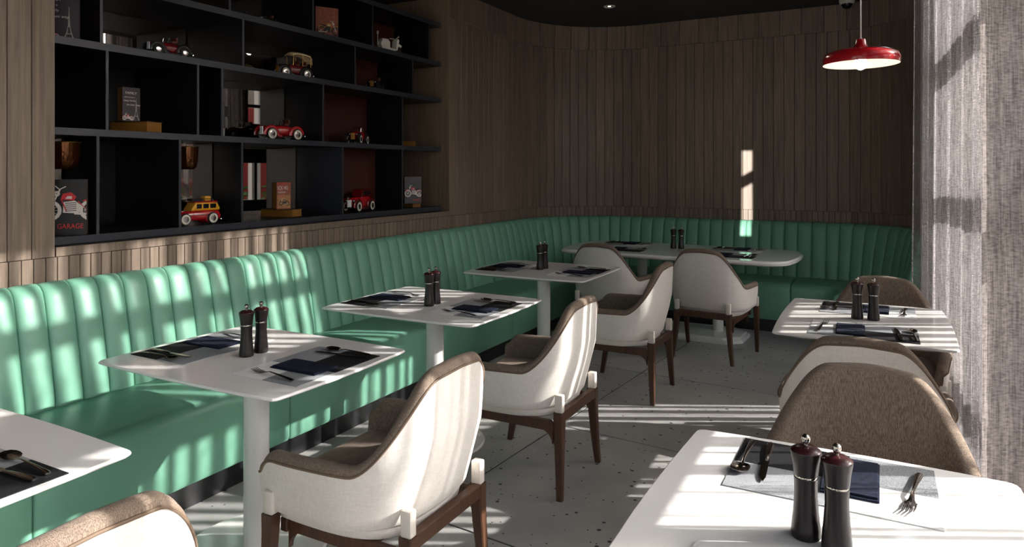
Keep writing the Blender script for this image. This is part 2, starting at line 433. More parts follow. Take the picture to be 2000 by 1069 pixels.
# ------------------------------------------------------------------ walls
NZ0, NZ1, NX, NY0, NY1 = 1.112, 2.98, -3.99, 1.72, 5.036
b = MB()
def wbox(b, x0, x1, y0, y1, z0, z1): b.box(((x0 + x1) / 2, (y0 + y1) / 2, (z0 + z1) / 2), (x1 - x0, y1 - y0, z1 - z0))
T = .016
wbox(b, -4.1, -3.3 - T, -2.6, 6.3, 0, NZ0); wbox(b, -4.1, -3.3 - T, -2.6, NY0, NZ0, NZ1); wbox(b, -4.1, -3.3 - T, NY1, 6.3, NZ0, NZ1); wbox(b, -4.1, -3.3 - T, -2.6, 6.3, NZ1, 3.1); wbox(b, -4.1, NX - .01, NY0, NY1, NZ0, NZ1)
wl = struct(b.build('wall_left', M['plank_dark'], smooth=False))
b = MB()
ss = [CUM[1] + (CUM[5] - CUM[1]) * i / 60 for i in range(61)]
b.grid([[P(s, -T, 0), P(s, -T, 3.1), P(s, -.2, 3.1), P(s, -.2, 0)] for s in ss], closed=True, capa=True, capb=True)
wb = struct(b.build('wall_back', M['plank_dark'], smooth=False))
plank_mesh = {}
def plank(s0, wd, z0, z1, parent, off=0, curved=False, rnd=0):
    key = (round(wd, 3), round(z0, 3), round(z1, 3))
    if key not in plank_mesh:
        q = MB(); h = z1 - z0; e = .0016
        ww = wd / 2 - .0016
        q.grid([[(-ww, 0, 0), (-ww, T - e, 0), (-ww + e, T, 0), (ww - e, T, 0), (ww, T - e, 0), (ww, 0, 0)], [(-ww, 0, h), (-ww, T - e, h), (-ww + e, T, h), (ww - e, T, h), (ww, T - e, h), (ww, 0, h)]], closed=True, capa=True, capb=True)
        plank_mesh[key] = q.mesh('plank', M['plank'], smooth=False)
    p, t, n = path(s0 + wd / 2)
    o = obj('plank', plank_mesh[key], parent)
    # local x along the wall, local y into the room
    rz = math.atan2(-n.x, n.y)
    o.location = (p.x - n.x * (T - off), p.y - n.y * (T - off), z0); o.rotation_euler = (0, 0, rz)
    return o
Z1, Z2 = 1.068, 2.795
def course(sa, sb, wd, z0, z1, parent):
    n = max(1, round((sb - sa) / wd)); ww = (sb - sa) / n
    for i in range(n): plank(sa + i * ww, ww, z0, z1, parent, random.uniform(-.0012, .0008))
course(sY(.5), CUM[1], .05, .90, Z1, wl)
course(sY(1.203), sY(1.79), .0978, Z1 + .003, 3.05, wl)
course(sY(5.036), CUM[1], .0975, Z1 + .003, Z2, wl)
course(sY(5.036), CUM[1], .2, Z2 + .003, 3.05, wl)
course(CUM[1], CUM[5], .05, .90, Z1, wb)
course(CUM[1], CUM[5], .0975, Z1 + .003, Z2, wb)
course(CUM[1], CUM[5], .2, Z2 + .003, 3.05, wb)
b = MB(); b.box((-3.3 - T / 2, (1.793 + 5.036) / 2, (Z1 + .003 + NZ0) / 2), (T, 5.036 - 1.793 - .002, NZ0 - Z1 - .003)); b.build('trim_board', M['plank'], wl, smooth=False)
b = MB(); b.box(((NX - 3.3) / 2 , NY1 + .006, (NZ0 + NZ1) / 2), (3.3 + NX if False else abs(NX + 3.3), .012, NZ1 - NZ0)); b.build('jamb_panel', M['jamb'], wl, smooth=False)
b = MB(); b.box(((NX - 3.3) / 2, NY0 - .006, (NZ0 + NZ1) / 2), (abs(NX + 3.3), .012, NZ1 - NZ0)); b.build('jamb_panel', M['jamb'], wl, smooth=False)
# ceiling with a curtain pocket along the window
b = MB(); wbox(b, -4.1, .12, -2.6, 7.5, 3.05, 3.15); wbox(b, .12, 1.0, -2.6, 7.5, 3.66, 3.76); wbox(b, .10, .12, -2.6, 6.3, 3.15, 3.66)
struct(b.build('ceiling', M['ceil'], smooth=False))
# window side: piers, header and glazing
WX = .62
b = MB(); wbox(b, WX, WX + .15, 3.19, 3.28, 0, 3.66); wbox(b, WX, WX + .25, 5.30, 5.48, 0, 3.66); wbox(b, WX - .1, WX + .15, 6.32, 6.45, 0, 3.66); wbox(b, WX, WX + .25, -2.6, -2.3, 0, 3.66)
struct(b.build('wall_right', M['pier'], smooth=False))
b = MB(); wbox(b, WX, WX + .2, 5.48, 6.32, 2.66, 3.66); struct(b.build('trim_1', M['veneer'], smooth=False))
TRZ = [(.48, .12), (1.43, .12), (2.24, .14), (2.93, .09)]
TR3 = [(1.835, .53), (2.34, .04)]
wn = 0
for y0, y1, mul, z0, z1, tz in ((-2.3, 3.19, (-1.0, .35, 1.7), 0, 3.66, TRZ), (3.28, 5.30, (4.62,), 0, 3.66, TRZ), (5.48, 6.32, (5.76,), 1.0, 2.66, TR3)):
    wn += 1
    b = MB(); wbox(b, WX + .02, WX + .08, y0, y0 + .05, 0, z1); wbox(b, WX + .02, WX + .08, y1 - .05, y1, 0, z1); wbox(b, WX + .02, WX + .08, y0 + .05, y1 - .05, 0, z0 + .06); wbox(b, WX + .02, WX + .08, y0 + .05, y1 - .05, z1 - .08 * (z1 > 3), z1)
    wf = struct(b.build('window_%d' % wn, M['frame'], smooth=False))
    ys = [y0 + .05] + list(mul) + [y1 - .05]
    for z, th in (tz if wn != 1 else [(.48, .12), (1.43, .12), (2.27, .26), (2.93, .09)]):
        b = MB(); wbox(b, WX + .02, WX + .08, y0 + .05, y1 - .05, z - th / 2, z + th / 2); b.build('transom', M['frame'], wf, smooth=False)
    for y in mul:
        b = MB(); wbox(b, WX + .015, WX + .085, y - .02, y + .02, z0 + .06, z1 - .01); b.build('mullion', M['frame'], wf, smooth=False)
    for ya, yb in zip(ys, ys[1:]):
        b = MB(); wbox(b, WX + .047, WX + .053, ya, yb, z0 + .06, z1 - .01); b.build('pane', M['glass'], wf, smooth=False)
# the wall behind the camera: piers and a wide open front
b = MB(); wbox(b, -4.1, -2.9, -2.8, -2.6, 0, 3.66); wbox(b, .3, .9, -2.8, -2.6, 0, 3.66); wbox(b, -2.9, .3, -2.8, -2.6, 2.75, 3.66); struct(b.build('wall_front', M['pier'], smooth=False))
b = MB(); wbox(b, -1.30, -.913, -2.64, -2.60, 0, 2.3); wbox(b, -.887, -.45, -2.64, -2.60, 0, 2.3); wbox(b, -.913, -.887, -2.64, -2.60, 0, 1.62); wbox(b, -.913, -.887, -2.64, -2.60, 1.84, 2.3)
msk = struct(b.build('glint_mask_1', M['frame'], smooth=False))  # unseen slit plate added to shape the glint spot into a wall patch
b = MB(); b.prism([(-.913, 1.742), (-.887, 1.757), (-.887, 1.790), (-.913, 1.775)], 0, .03, Matrix.Translation((0, -2.605, 0)) @ Matrix.Rotation(PI / 2, 4, 'X')); b.build('glint_mask_bar', M['frame'], msk, smooth=False)  # bar added to break the glint patch in two
# outside
b = MB(); b.box((14, 3, -.12), (27, 60, .1)); b.box((-4, -20, -.12), (9, 34, .1)); struct(b.build('ground', M['pave'], smooth=False))
b = MB(); b.prism([(.9, 5.62), (11, 10.67), (11, 17), (.9, 12)], 3.3, 3.5); tag(b.build('entrance_canopy', M['soffit'], smooth=False), 'white entrance canopy soffit seen reflected in the shelf mirror', 'canopy')
for k, (x, y) in enumerate(((3.2, 7.05), (3.4, 7.75))):
    b = MB(); b.box((x, y, 1.64), (.16, .16, 3.32), bev=.01); tag(b.build('canopy_post', M['soffit'], smooth=False), 'white canopy post outside, %s from the window' % ('first', 'second')[k], 'post', 'posts under the entrance canopy')
b = MB()
for k in range(500):
    x, y = random.uniform(5.0, 6.0), random.uniform(6.5, 11); z = random.uniform(.05, 1.15); a = random.uniform(0, 6.3); d = random.uniform(.08, .16)
    mt = Matrix.Translation((x, y, z)) @ Matrix.Rotation(a, 4, 'Z') @ Matrix.Rotation(random.uniform(-1, 1), 4, 'X')
    b.bm.faces.new([b.bm.verts.new(mt @ Vector(p)) for p in ((-d, 0, 0), (0, -d * .5, .02), (d, 0, 0), (0, d * .5, .02))])
hd = b.build('hedge', M['hedge'], smooth=False); tag(hd, 'clipped green hedge outside, seen in the shelf mirror', 'hedge'); hd['kind'] = 'stuff'
b = MB(); b.box((13, 12, 2.2), (1, 14, 4.6)); b.box((12.45, 12, 1.0), (.1, 13, .1)); tag(b.build('red_building', M['redwall'], smooth=False), 'red building across the street, seen in the shelf mirror', 'building')

# ------------------------------------------------------------------ curtains
def curtain(name, label, pts, z0, z1, m, amp, wl_, ph, flare=0, n_per=14):
    """pts: polyline (x,y) the cloth follows; folds of amplitude amp and wavelength wl_"""
    b = MB(); pv = [Vector(p) for p in pts]
    dl = [(q - p).length for p, q in zip(pv, pv[1:])]; tot = sum(dl); n = int(tot / wl_ * n_per)
    uvs = []; cols = []; arc = 0; last = None
    for i in range(n + 1):
        u = tot * i / n; k = 0; uu = u
        while k < len(dl) - 1 and uu > dl[k]: uu -= dl[k]; k += 1
        t = (pv[k + 1] - pv[k]).normalized(); p = pv[k] + t * uu; nn = Vector((t.y, -t.x))
        w_ = math.sin(2 * PI * u / wl_ + ph + .9 * math.sin(u * 3.1 + ph)) + .35 * math.sin(2 * PI * u / wl_ * 2.3 + ph * 2)
        cols.append((p, nn, t, w_))
        q = p + nn * amp * w_
        if last is not None: arc += (q - last).length
        last = q; uvs.append(arc)
    rows = []; zs = [z0 + (z1 - z0) * j / 10 for j in range(11)]
    for i, (p, nn, t, w_) in enumerate(cols):
        r = []
        for z in zs:
            f = 1 - (z - z0) / (z1 - z0)
            q = p + nn * (amp * w_ * (.75 + .45 * f)) + t * (.01 * f * math.sin(i * .11 + z * 1.3)) - t * flare * f * (1 - i / n)
            r.append((q.x, q.y, z))
        rows.append(r)
    b.grid(rows)
    me = b.mesh(name, m); uvl = me.uv_layers.new(name='UVMap')
    m_ = len(zs)
    for l in me.loops:
        vi = l.vertex_index; uvl.data[l.index].uv = (uvs[vi // m_], zs[vi % m_])
    me.shade_smooth()
    o = obj(name, me); return tag(o, label, 'curtain')
curtain('sheer_curtain', 'pale sheer linen curtain in narrow sunlit folds behind the table under the red lamp', [(.228, 5.22), (.355, 4.75), (.41, 3.30), (.42, 2.86)], .02, 3.64, M['sheer'], .032, .17, .4, flare=.05)
curtain('mesh_curtain', 'flat grey mesh curtain with visible weave at the edge of the photo', [(.253, 2.455), (.34, 2.50), (.435, 2.56), (.45, 2.84)], .02, 3.64, M['mesh_cloth'], .006, .16, 1.0)
curtain('sheer_curtain', 'unseen pale sheer curtain added to stripe the sun, across the window nearest the camera', [(.475, 2.53), (.42, 2.2), (.41, -.2)], .02, 3.64, M['sheer_b'], .035, .22, 2.0)  # out of view, added for the sun stripes its openings cast

# ------------------------------------------------------------------ banquette
def seat_prof():
    """(d, z) around a seat: from back bottom over the top to the front bottom"""
    pr = [(.10, .115), (.10, .40), (.18, .445)]
    pr += [(.36, .456), (.55, .452)]
    for i in range(6):
        a = R(90 - 90 * i / 5); pr.append((.645 + .055 * math.cos(a), .393 + .055 * math.sin(a)))
    pr += [(.70, .25), (.698, .13), (.69, .115)]
    return pr
SP = seat_prof()
def section(s0, s1, nch, label):
    p, t, n = path((s0 + s1) / 2)
    root = thing('banquette_section', label, 'bench', (p.x, p.y, 0), 0, None)
    off = Vector((p.x, p.y, 0))
    N = max(4, int((s1 - s0) / .09)); b = MB(); rows = []
    ss_ = [s0 + .002, s0 + .006, s0 + .016] + [s0 + .016 + (s1 - s0 - .032) * i / N for i in range(1, N)] + [s1 - .016, s1 - .006, s1 - .002]
    for s in ss_:
        e = min(s - s0, s1 - s); k = .011 * max(0, 1 - e / .016) ** 1.5
        rows.append([P(s, d - (k if d > .3 else 0), z - (k if z > .3 else 0)) - off for d, z in SP])
    b.grid(rows, closed=True, capa=True, capb=True); b.build('seat', M['green'], root, ang=50)
    b = MB(); sq = [s0 + (s1 - s0) * i / N for i in range(N + 1)]
    b.grid([[P(s, .12, 0) - off, P(s, .12, .115) - off, P(s, .655, .115) - off, P(s, .655, 0) - off] for s in sq], closed=True, capa=True, capb=True); b.build('plinth', M['plinth'], root, smooth=False)
    prof = [(.185, .43), (.178, .50), (.150, .66), (.118, .82), (.100, .90), (.088, .935), (.066, .958), (.040, .968), (.016, .966)]
    cw = (s1 - s0) / nch
    for i in range(nch):
        a = s0 + i * cw; b = MB(); rows = []
        for j in range(9):
            q = (0, .04, .12, .28, .5, .72, .88, .96, 1)[j]; bul = .019 * max(0, 1 - abs(2 * q - 1) ** 2.6) ** .6; r = []
            for k, (d, z) in enumerate(prof):
                f = 1 if k < 5 else (.85, .75, .6, .2)[k - 5]
                dz = bul * .35 * (0 if k < 5 else (.6, 1, 1, .3)[k - 5])
                r.append(P(a + cw * (.004 + .992 * q), max(.014, d - .012 + bul * f), z - .006 + dz) - off)
            r = [P(a + cw * (.004 + .992 * q), .016, .43) - off] + r
            rows.append(r)
        b.grid(rows, closed=True, capa=True, capb=True); b.build('backrest_channel', M['green'], root, ang=60)
bs = [.15, 1.34, 2.53, 3.72, 4.91]
nm = ['first', 'second', 'third', 'fourth']
for i in range(4):
    section(sY(bs[i]), sY(bs[i + 1]), 10, 'green channelled banquette section on the shelf wall, %s from the camera' % nm[i])
sB = CUM[2]
section(sY(4.91), sB + .4, 27, 'curved green banquette section filling the rounded inner corner of the walls')
section(sB + .4, sB + 1.59, 10, 'straight green banquette section behind the long white table')
section(sB + 1.59, CUM[5] - .02, 14, 'curved green banquette section sweeping towards the sheer curtain')

# ------------------------------------------------------------------ display shelf
sh = thing('display_shelf', 'black built-in wall shelf with uneven compartments holding toy cars and books', 'shelf', (-3.7, 3.4, NZ0))
so = Vector((-3.7, 3.4, NZ0))
def spart(name, x0, x1, y0, y1, z0, z1, m, bev=.001):
    b = MB(); b.box(Vector(((x0 + x1) / 2, (y0 + y1) / 2, (z0 + z1) / 2)) - so, (x1 - x0, y1 - y0, z1 - z0), bev=bev); return b.build(name, m, sh, smooth=False)
XF, XB = -3.385, -3.955
SZ = [(1.114, 1.150), (1.630, 1.664), (2.056, 2.092), (2.372, 2.408), (2.712, 2.748)]
for z0, z1 in SZ:
    o = spart('shelf', XB, XF - .0015, NY0 + .002, NY1 - .002, z0, z1, M['black'])
    b = MB(); b.box(Vector((XF - .00075, (NY0 + NY1) / 2, (z0 + z1) / 2)) - so, (.0015, NY1 - NY0 - .004, z1 - z0)); b.build('edge_band', M['shelf_edge'], o, smooth=False)
DIV = [[2.044, 2.495, 2.913, 3.795, 4.493], [2.09, 2.608, 2.77, 3.599, 4.493], [2.061, 2.921, 3.927, 4.631], [2.824, 3.502, 4.124, 4.86]]
for r, ds in enumerate(DIV):
    for y in ds:
        o = spart('divider', XB, XF - .0055, y - .014, y, SZ[r][1], SZ[r + 1][0], M['black'] if (r, y) != (0, 3.795) else M['shelf_edge'])  # one divider in the lighter tone: light on its face put into colour
        b = MB(); b.box(Vector((XF - .00475, y - .007, (SZ[r][1] + SZ[r + 1][0]) / 2)) - so, (.0015, .014, SZ[r + 1][0] - SZ[r][1])); b.build('edge_band', M['shelf_edge'], o, smooth=False)
BACK = [['m', 'b', 'm', 'm', 'v', 'b'], ['b', 'b', 'b', 'm', 'v', 'b'], ['w', 'm', 'm', 'v', 'b'], ['w', 'm', 'b', 'v', 'b']]
BX = [[-3.70, 0, -3.66, -3.95, -3.66, 0], [0, 0, 0, -3.80, -3.75, 0], [-3.75, -3.90, -3.90, -3.75, 0], [-3.8, -3.9, 0, -3.75, 0]]
TL = {(0, 0): -8, (0, 2): -5, (0, 3): -7.2, (1, 3): -7.1, (2, 1): 0, (2, 2): -6, (3, 1): -6}
for r, ds in enumerate(DIV):
    ys = [NY0 + .001] + ds + [NY1 - .001]
    for k, (ya, yb) in enumerate(zip(ys, ys[1:])):
        c = BACK[r][k]; z0, z1 = SZ[r][1] + .0005, SZ[r + 1][0] - .0005; xb = BX[r][k] or XB
        if k + 1 < len(ys) - 1: yb -= .0145
        if c != 'm': spart('back_panel', xb - .012, xb, ya + .0005, yb, z0, z1, {'v': M['veneer'], 'w': M['veneer_warm']}.get(c, M['black']))
        else:
            spart('back_panel', XB - .012, XB, ya + .0005, yb, z0, z1, M['black'])
            tl = TL[(r, k)]; wd = (yb - ya) / math.cos(R(tl)) - .012; b = MB(); b.box((0, 0, 0), (.006, wd, z1 - z0 - .004)); o = b.build('mirror_panel', M['mirror'], sh, smooth=False)
            o.location = Vector((max(xb, XB + .008 + abs(math.sin(R(tl))) * wd / 2), (ya + yb) / 2, (z0 + z1) / 2)) - so; o.rotation_euler = (0, 0, R(tl))

# ------------------------------------------------------------------ chairs
def chair_plan():
    ctrl = [(.252, .300), (.17, .312), (.06, .316), (-.06, .312), (-.15, .296), (-.22, .262), (-.268, .205), (-.292, .135), (-.302, .06), (-.304, 0)]
    pts = []
    for i in range(len(ctrl) - 1):
        p0 = Vector(ctrl[max(i - 1, 0)]); p1 = Vector(ctrl[i]); p2 = Vector(ctrl[i + 1]); p3 = Vector(ctrl[i + 2]) if i + 2 < len(ctrl) else Vector((ctrl[-2][0], -ctrl[-2][1]))
        for k in range(6):
            t = k / 6; pts.append(.5 * ((2 * p1) + (p2 - p0) * t + (2 * p0 - 5 * p1 + 4 * p2 - p3) * t * t + (3 * p1 - p0 - 3 * p2 + p3) * t ** 3))
    pts.append(Vector(ctrl[-1]))
    return pts
def smooth(a, b, x):
    t = max(0, min(1, (x - a) / (b - a))); return t * t * (3 - 2 * t)
def make_chair():
    root = empty('tub_chair')
    half = chair_plan(); full = half + [Vector((p.x, -p.y)) for p in half[-2::-1]]
    n = len(full); cum = [0]
    for a, c in zip(full, full[1:]): cum.append(cum[-1] + (c - a).length)
    tot = cum[-1]; mid = tot / 2
    Tk = .049
    def height(sd):           # sd: arc distance from a front end (0 .. mid)
        x = sd
        h = .580 + .006 * smooth(.06, .32, x)
        h += (.868 - .586) * (.92 * smooth(.365, .655, x) + .08 * smooth(.5, .78, x))
        if x < .075: h -= .075 - math.sqrt(max(0, .075 ** 2 - (.075 - x) ** 2))
        return h
    def bottom(sd):
        z = .385
        if sd < .05: z += .045 - math.sqrt(max(0, .045 ** 2 - (.045 - sd * .9) ** 2))
        return z
    cols_o, cols_i, pipe = [], [], []
    ends = [(-1, e) for e in ()]
    samples = []
    for e in (70, 48, 24): samples.append((0, e, -1))
    for i in range(n): samples.append((i, 0, 0))
    for e in (24, 48, 70): samples.append((n - 1, e, 1))
    for i, e, sd_ in samples:
        p = full[i]; t = (full[min(i + 1, n - 1)] - full[max(i - 1, 0)]).normalized(); nn = Vector((-t.y, t.x))   # outward?
        if nn.dot(p - Vector((.15, 0))) < 0: nn = -nn
        s = cum[i]; sd = min(s, tot - s)
        h, bz = height(max(sd, .004)), bottom(sd)
        hk = Tk / 2; c = p - nn * hk
        k = math.cos(R(e)); fwd = hk * math.sin(R(e)) * .9
        c = c + t * fwd * sd_ if e else c
        hk2 = hk * k; hh = h - hk * (1 - k); bb = bz + hk * (1 - k) * .6
        rear = smooth(-.05, -.25, p.x)
        def at(off, z):
            tap = .050 * max(0, (.62 - z) / .24) * (.35 + .65 * rear)
            q = c + nn * (off - tap * (1 if off > -1 else 1)); lean = .045 * rear * (z - .45)
            return Vector((q.x - lean, q.y, z))
        zs_ = [bb + (hh - hk - .004 - bb) * f for f in (0, .04, .2, .4, .6, .8, 1)]
        o_ = [at(-hk2 * .2, bb - .002)] + [at(hk2 - (.012 if f == 0 else 0), z) for f, z in zip(range(7), zs_)]
        cols_o.append(o_)
        rim = []
        zc = hh - hk
        rim.append(at(hk2 - .001, zc - .004))
        for a in (10, 35, 62, 90, 118, 145, 170): rim.append(at(hk2 * math.cos(R(a)), zc + hk * math.sin(R(a))))
        z = zc
        for f in (.12, .4, .7, 1): rim.append(at(-hk2 * (1 + .25 * math.sin(f * PI)), zc + (.40 - zc) * f))
        rim.append(at(-hk2 * .3, .395))
        cols_i.append(rim); pipe.append(at(hk2 + .001, zc - .004))
    b = MB(); b.grid(cols_o); b.build('outer_shell', M['cream'], root, ang=60)
    b = MB(); b.grid(cols_i)
    # close the arm fronts
    for cs in (0, -1):
        f = [b.bm.verts.new(v) for v in (cols_o[cs] + cols_i[cs][1:])]
        b.bm.faces.new(f)
    b.build('inner_padding', M['taupe'], root, ang=60)
    b = MB(); fr = [cols_o[0][k] for k in range(1, 7)]; bk = [cols_o[-1][k] for k in range(6, 0, -1)]
    b.tube(fr + pipe + bk, .0038, 6); b.build('piping', M['piping'], root)
    pin = [(p.x * .86 + .02, p.y * .80) for p in full]
    def pad(prof, m, name, sc_=1):
        q = MB(); q.grid([[(x * f * sc_ + .01, y * f * sc_, z) for x, y in pin] for f, z in prof], closed=True, capa=True, capb=True); q.build(name, m, root, ang=50)
    pad([(.96, .395), (1, .41), (1, .445), (.97, .462), (.85, .47)], M['taupe'], 'seat_cushion')
    pad([(.97, .343), (1.02, .352), (1.04, .375), (1.04, .396)], M['cream'], 'seat_base')
    # wooden frame
    for y in (1, -1):
        b = MB()
        b.prism([(-.245, .0), (.192, 0), (.192, .03), (.180, .045), (-.225, .045), (-.245, .03)][::1], -.011, .011, Matrix.Translation((0, y * .222, .300)) @ Matrix.Rotation(PI / 2, 4, 'X') @ Matrix.Rotation(0, 4, 'Z'))
        for xe, d in ((-.240, 1), (.190, -1)):      # curved brackets under the side rails
            pl = [(xe, .0)] + [(xe + d * (.06 - .06 * math.sin(R(a))), -.06 + .06 * math.cos(R(a))) for a in (0, 22, 45, 68, 90)][0:0] + [(xe + d * .06, 0)] + [(xe + d * (.06 - .06 * math.sin(R(a))), -(.06 - .06 * math.cos(R(a)))) for a in (20, 45, 70, 90)]
            b.prism(pl if d * y > 0 else pl, -.010, .010, Matrix.Translation((0, y * .222, .302)) @ Matrix.Rotation(PI / 2, 4, 'X'))
        b.build('side_rail', M['walnut'], root, smooth=False)
    b = MB(); b.box((-.266, 0, .358), (.034, .38, .048), bev=.004); b.build('back_rail', M['walnut'], root, smooth=False)
    b = MB(); b.box((.195, 0, .325), (.03, .50, .045), bev=.004); b.build('front_rail', M['walnut'], root, smooth=False)
    def leg(x0, y0, x1, y1, ztop, nm_):
        b = MB(); rows = []
        for f in (0, .15, .35, .6, .82, 1):
            z = .378 * (1 - f); g = f ** 1.6
            x = x0 + (x1 - x0) * g; y = y0 + (y1 - y0) * g
            hw = .0235 - .0095 * f; hd = .0215 - .0085 * f; c = .004
            rows.append([(x - hw, y - hd + c, z), (x - hw + c, y - hd, z), (x + hw - c, y - hd, z), (x + hw, y - hd + c, z), (x + hw, y + hd - c, z), (x + hw - c, y + hd, z), (x - hw + c, y + hd, z), (x - hw, y + hd - c, z)])
        b.grid(rows, closed=True, capa=True, capb=True); b.build('leg', M['walnut'], root, smooth=False)
        b = MB(); b.box((x0, y0, .378 + (ztop - .378) / 2), (.038, .032, ztop - .378), bev=.005, seg=2); b.build('leg_tab', M['tab'], root, ang=40)
    for y in (1, -1):
        leg(-.262, y * .200, -.278, y * .232, .458, 'rear')
        leg(.206, y * .290, .250, y * .285, .452, 'front')
    return root
ch0 = make_chair()
GC = 'cream and taupe tub chairs'
CH = [(-1.505, .712, PI, 'cream-backed taupe tub chair cut off by the bottom corner, at the first bench table'),
      (-1.495, 1.86, PI, 'cream-backed taupe tub chair facing the second bench table, largest white chair'),
      (-1.53, 3.03, PI, 'cream-backed taupe tub chair facing the third bench table'),
      (-1.53, 4.44, PI, 'cream-backed taupe tub chair facing the fourth bench table'),
      (-1.185, 5.63, R(85), 'cream tub chair at the long white table, nearer the window, four legs in view'),
      (-2.03, 5.63, R(86), 'cream tub chair at the long white table, half hidden behind the fourth bench table'),
      (.0, 4.13, -PI / 2 - R(2), 'taupe tub chair seen from inside, beyond the table under the red lamp'),
      (-.06, 3.06, PI / 2, 'cream-backed tub chair pushed under the table below the red lamp'),
      (-.035, 2.09, -PI / 2, 'taupe tub chair seen from inside, beyond the table by the mesh curtain')]
for i, (x, y, rz, lb) in enumerate(CH):
    if i == 0:
        ch0.location = (x, y, 0); ch0.rotation_euler = (0, 0, rz); tag(ch0, lb, 'chair', GC)
    else: dup(ch0, (x, y, 0), rz, lb, GC)

# ------------------------------------------------------------------ tables
TH = .745
def top_mesh(x0, y0, x1, y1, r, bow=.012, ledge=False, th=.032):
    cx, cy_ = (x0 + x1) / 2, (y0 + y1) / 2
    pl = []
    n = 8 if r > .05 else 3
    base = rrect(x0, y0, x1, y1, r, n)
    # add points along the sides for a slight bow
    out = []
    for a, c in zip(base, base[1:] + base[:1]):
        out.append(a); L_ = math.dist(a, c)
        if L_ > .25:
            for k in range(1, 8):
                t = k / 8; px, py = a[0] + (c[0] - a[0]) * t, a[1] + (c[1] - a[1]) * t
                nx, ny = (c[1] - a[1]) / L_, -(c[0] - a[0]) / L_; bw = bow * 4 * t * (1 - t); out.append((px + nx * bw, py + ny * bw))
    def ring(ins, z):
        return [(cx + (x - cx) * (1 - ins / abs(x1 - x0) * 2), cy_ + (y - cy_) * (1 - ins / abs(y1 - y0) * 2), z) for x, y in out]
    b = MB()
    if ledge: lv = [(.05, -.042), (.02, -.040), (.004, -.030), (0, -.018), (.012, -.012), (.016, -.004), (.020, 0)]
    else: lv = [(.075, -th), (.02, -.014), (.003, -.011), (0, -.007), (.0015, -.002), (.004, 0)]
    b.grid([ring(i, z) for i, z in lv], closed=True, capa=True, capb=True)
    return b
def square_table(loc, sx, sy, label, rz=0, group='white square pedestal tables', base=.27):
    t = thing('pedestal_table', label, 'table', loc, rz, group)
    b = top_mesh(-sx / 2, -sy / 2, sx / 2, sy / 2, .022); o = b.build('tabletop', M['white'], t, ang=25, loc=(0, 0, TH))
    b = MB(); b.lathe([(.048, .012), (.048, TH - .03)], n=28); b.build('pole', M['white'], t)
    b = MB(); b.lathe([(base, 0), (base, .008), (base - .006, .014), (.06, .018), (.0, .019)], n=48); b.build('base_disc', M['white'], t)
    b = MB(); b.box((0, 0, TH - .036), (.3, .3, .010)); b.build('mounting_plate', M['frame'], t, smooth=False)
    return t
TN = {1: 'first bench table', 2: 'second bench table', 3: 'third bench table', 4: 'fourth bench table', 5: 'long table', 6: 'red-lamp table', 7: 'mesh-curtain table'}
square_table((-2.14, .73, 0), .92, .75, 'white square pedestal table cut by the photo edge, first along the green bench')
square_table((-2.137, 1.90, 0), .93, .69, 'white square pedestal table second along the green bench, beside the largest chair')
square_table((-2.125, 3.10, 0), .93, .76, 'white square pedestal table third along the green bench')
square_table((-2.155, 4.53, 0), .92, .76, 'white square pedestal table fourth along the green bench, farthest of that row')
square_table((-.075, 3.72, 0), .71, .93, 'white square pedestal table under the red pendant lamp', base=.2)
square_table((-.085, 1.475, 0), .73, .93, 'white square pedestal table nearest the camera, by the grey mesh curtain')
t5 = thing('long_table', 'long white rounded table on two poles before the back banquette', 'table', (-1.62, 6.24, 0), R(-2))
top_mesh(-1.01, -.49, 1.01, .49, .17, .03, True).build('tabletop', M['white'], t5, ang=30, loc=(0, 0, TH))
b = MB()
def oct_(hx, hy, c): return [(-hx + c, -hy), (hx - c, -hy), (hx, -hy + c), (hx, hy - c), (hx - c, hy), (-hx + c, hy), (-hx, hy - c), (-hx, -hy + c)]
b.grid([[(x, y, z) for x, y in oct_(.60 - i, .27 - i, .12)] for i, z in ((0, 0), (0, .022), (.010, .030), (.022, .032), (.03, .045), (.05, .048))], closed=True, capa=True, capb=True)
b.build('base_plate', M['white'], t5, smooth=False)
for x in (-.35, .35):
    b = MB(); b.lathe([(.047, .045), (.047, TH - .04)], n=24); b.build('pole', M['white'], t5, loc=(x, .03, 0))

# ------------------------------------------------------------------ place settings
def mat_mesh():
    b = MB(); W, H = .215, .155; h = .0022; g = .0004
    for mi, (x0, y0, x1, y1) in enumerate(((.01 - .045, -H, W, -.012), (-W, -H, .01 - .045, .02), (-.06, -.012, W, H), (-W, .02, -.06, H))):
        pass
    b.mi = 0; b.box(((W - .035) / 2, (-H + .005) / 2, h / 2), (W + .035, H + .005, h))          # black, diner's right
    b.mi = 1; b.box(((-W - .035) / 2, (-H + .005) / 2, h / 2), (W - .035, H + .005, h))         # mesh, diner's left
    b.mi = 2; b.box(((W - .035) / 2, (H + .005) / 2, h / 2), (W + .035, H - .005, h))           # light grey, far right
    b.mi = 3; b.box(((-W - .035) / 2, (H + .005) / 2, h / 2), (W - .035, H - .005, h))          # white, far left
    return b.mesh('placemat', [M['mat_black'], M['mat_mesh'], M['mat_grey'], M['mat_white']], smooth=False)
def napkin_mesh():
    b = MB(); b.box((0, 0, .0022), (.118, .215, .0042), bev=.001); b.box((.001, -.003, .0058), (.114, .205, .003), bev=.001)
    b.box((-.004, .04, .0082), (.104, .118, .002), bev=.0008)
    return b.mesh('napkin', M['navy'], smooth=False)
def bend(pts): return pts
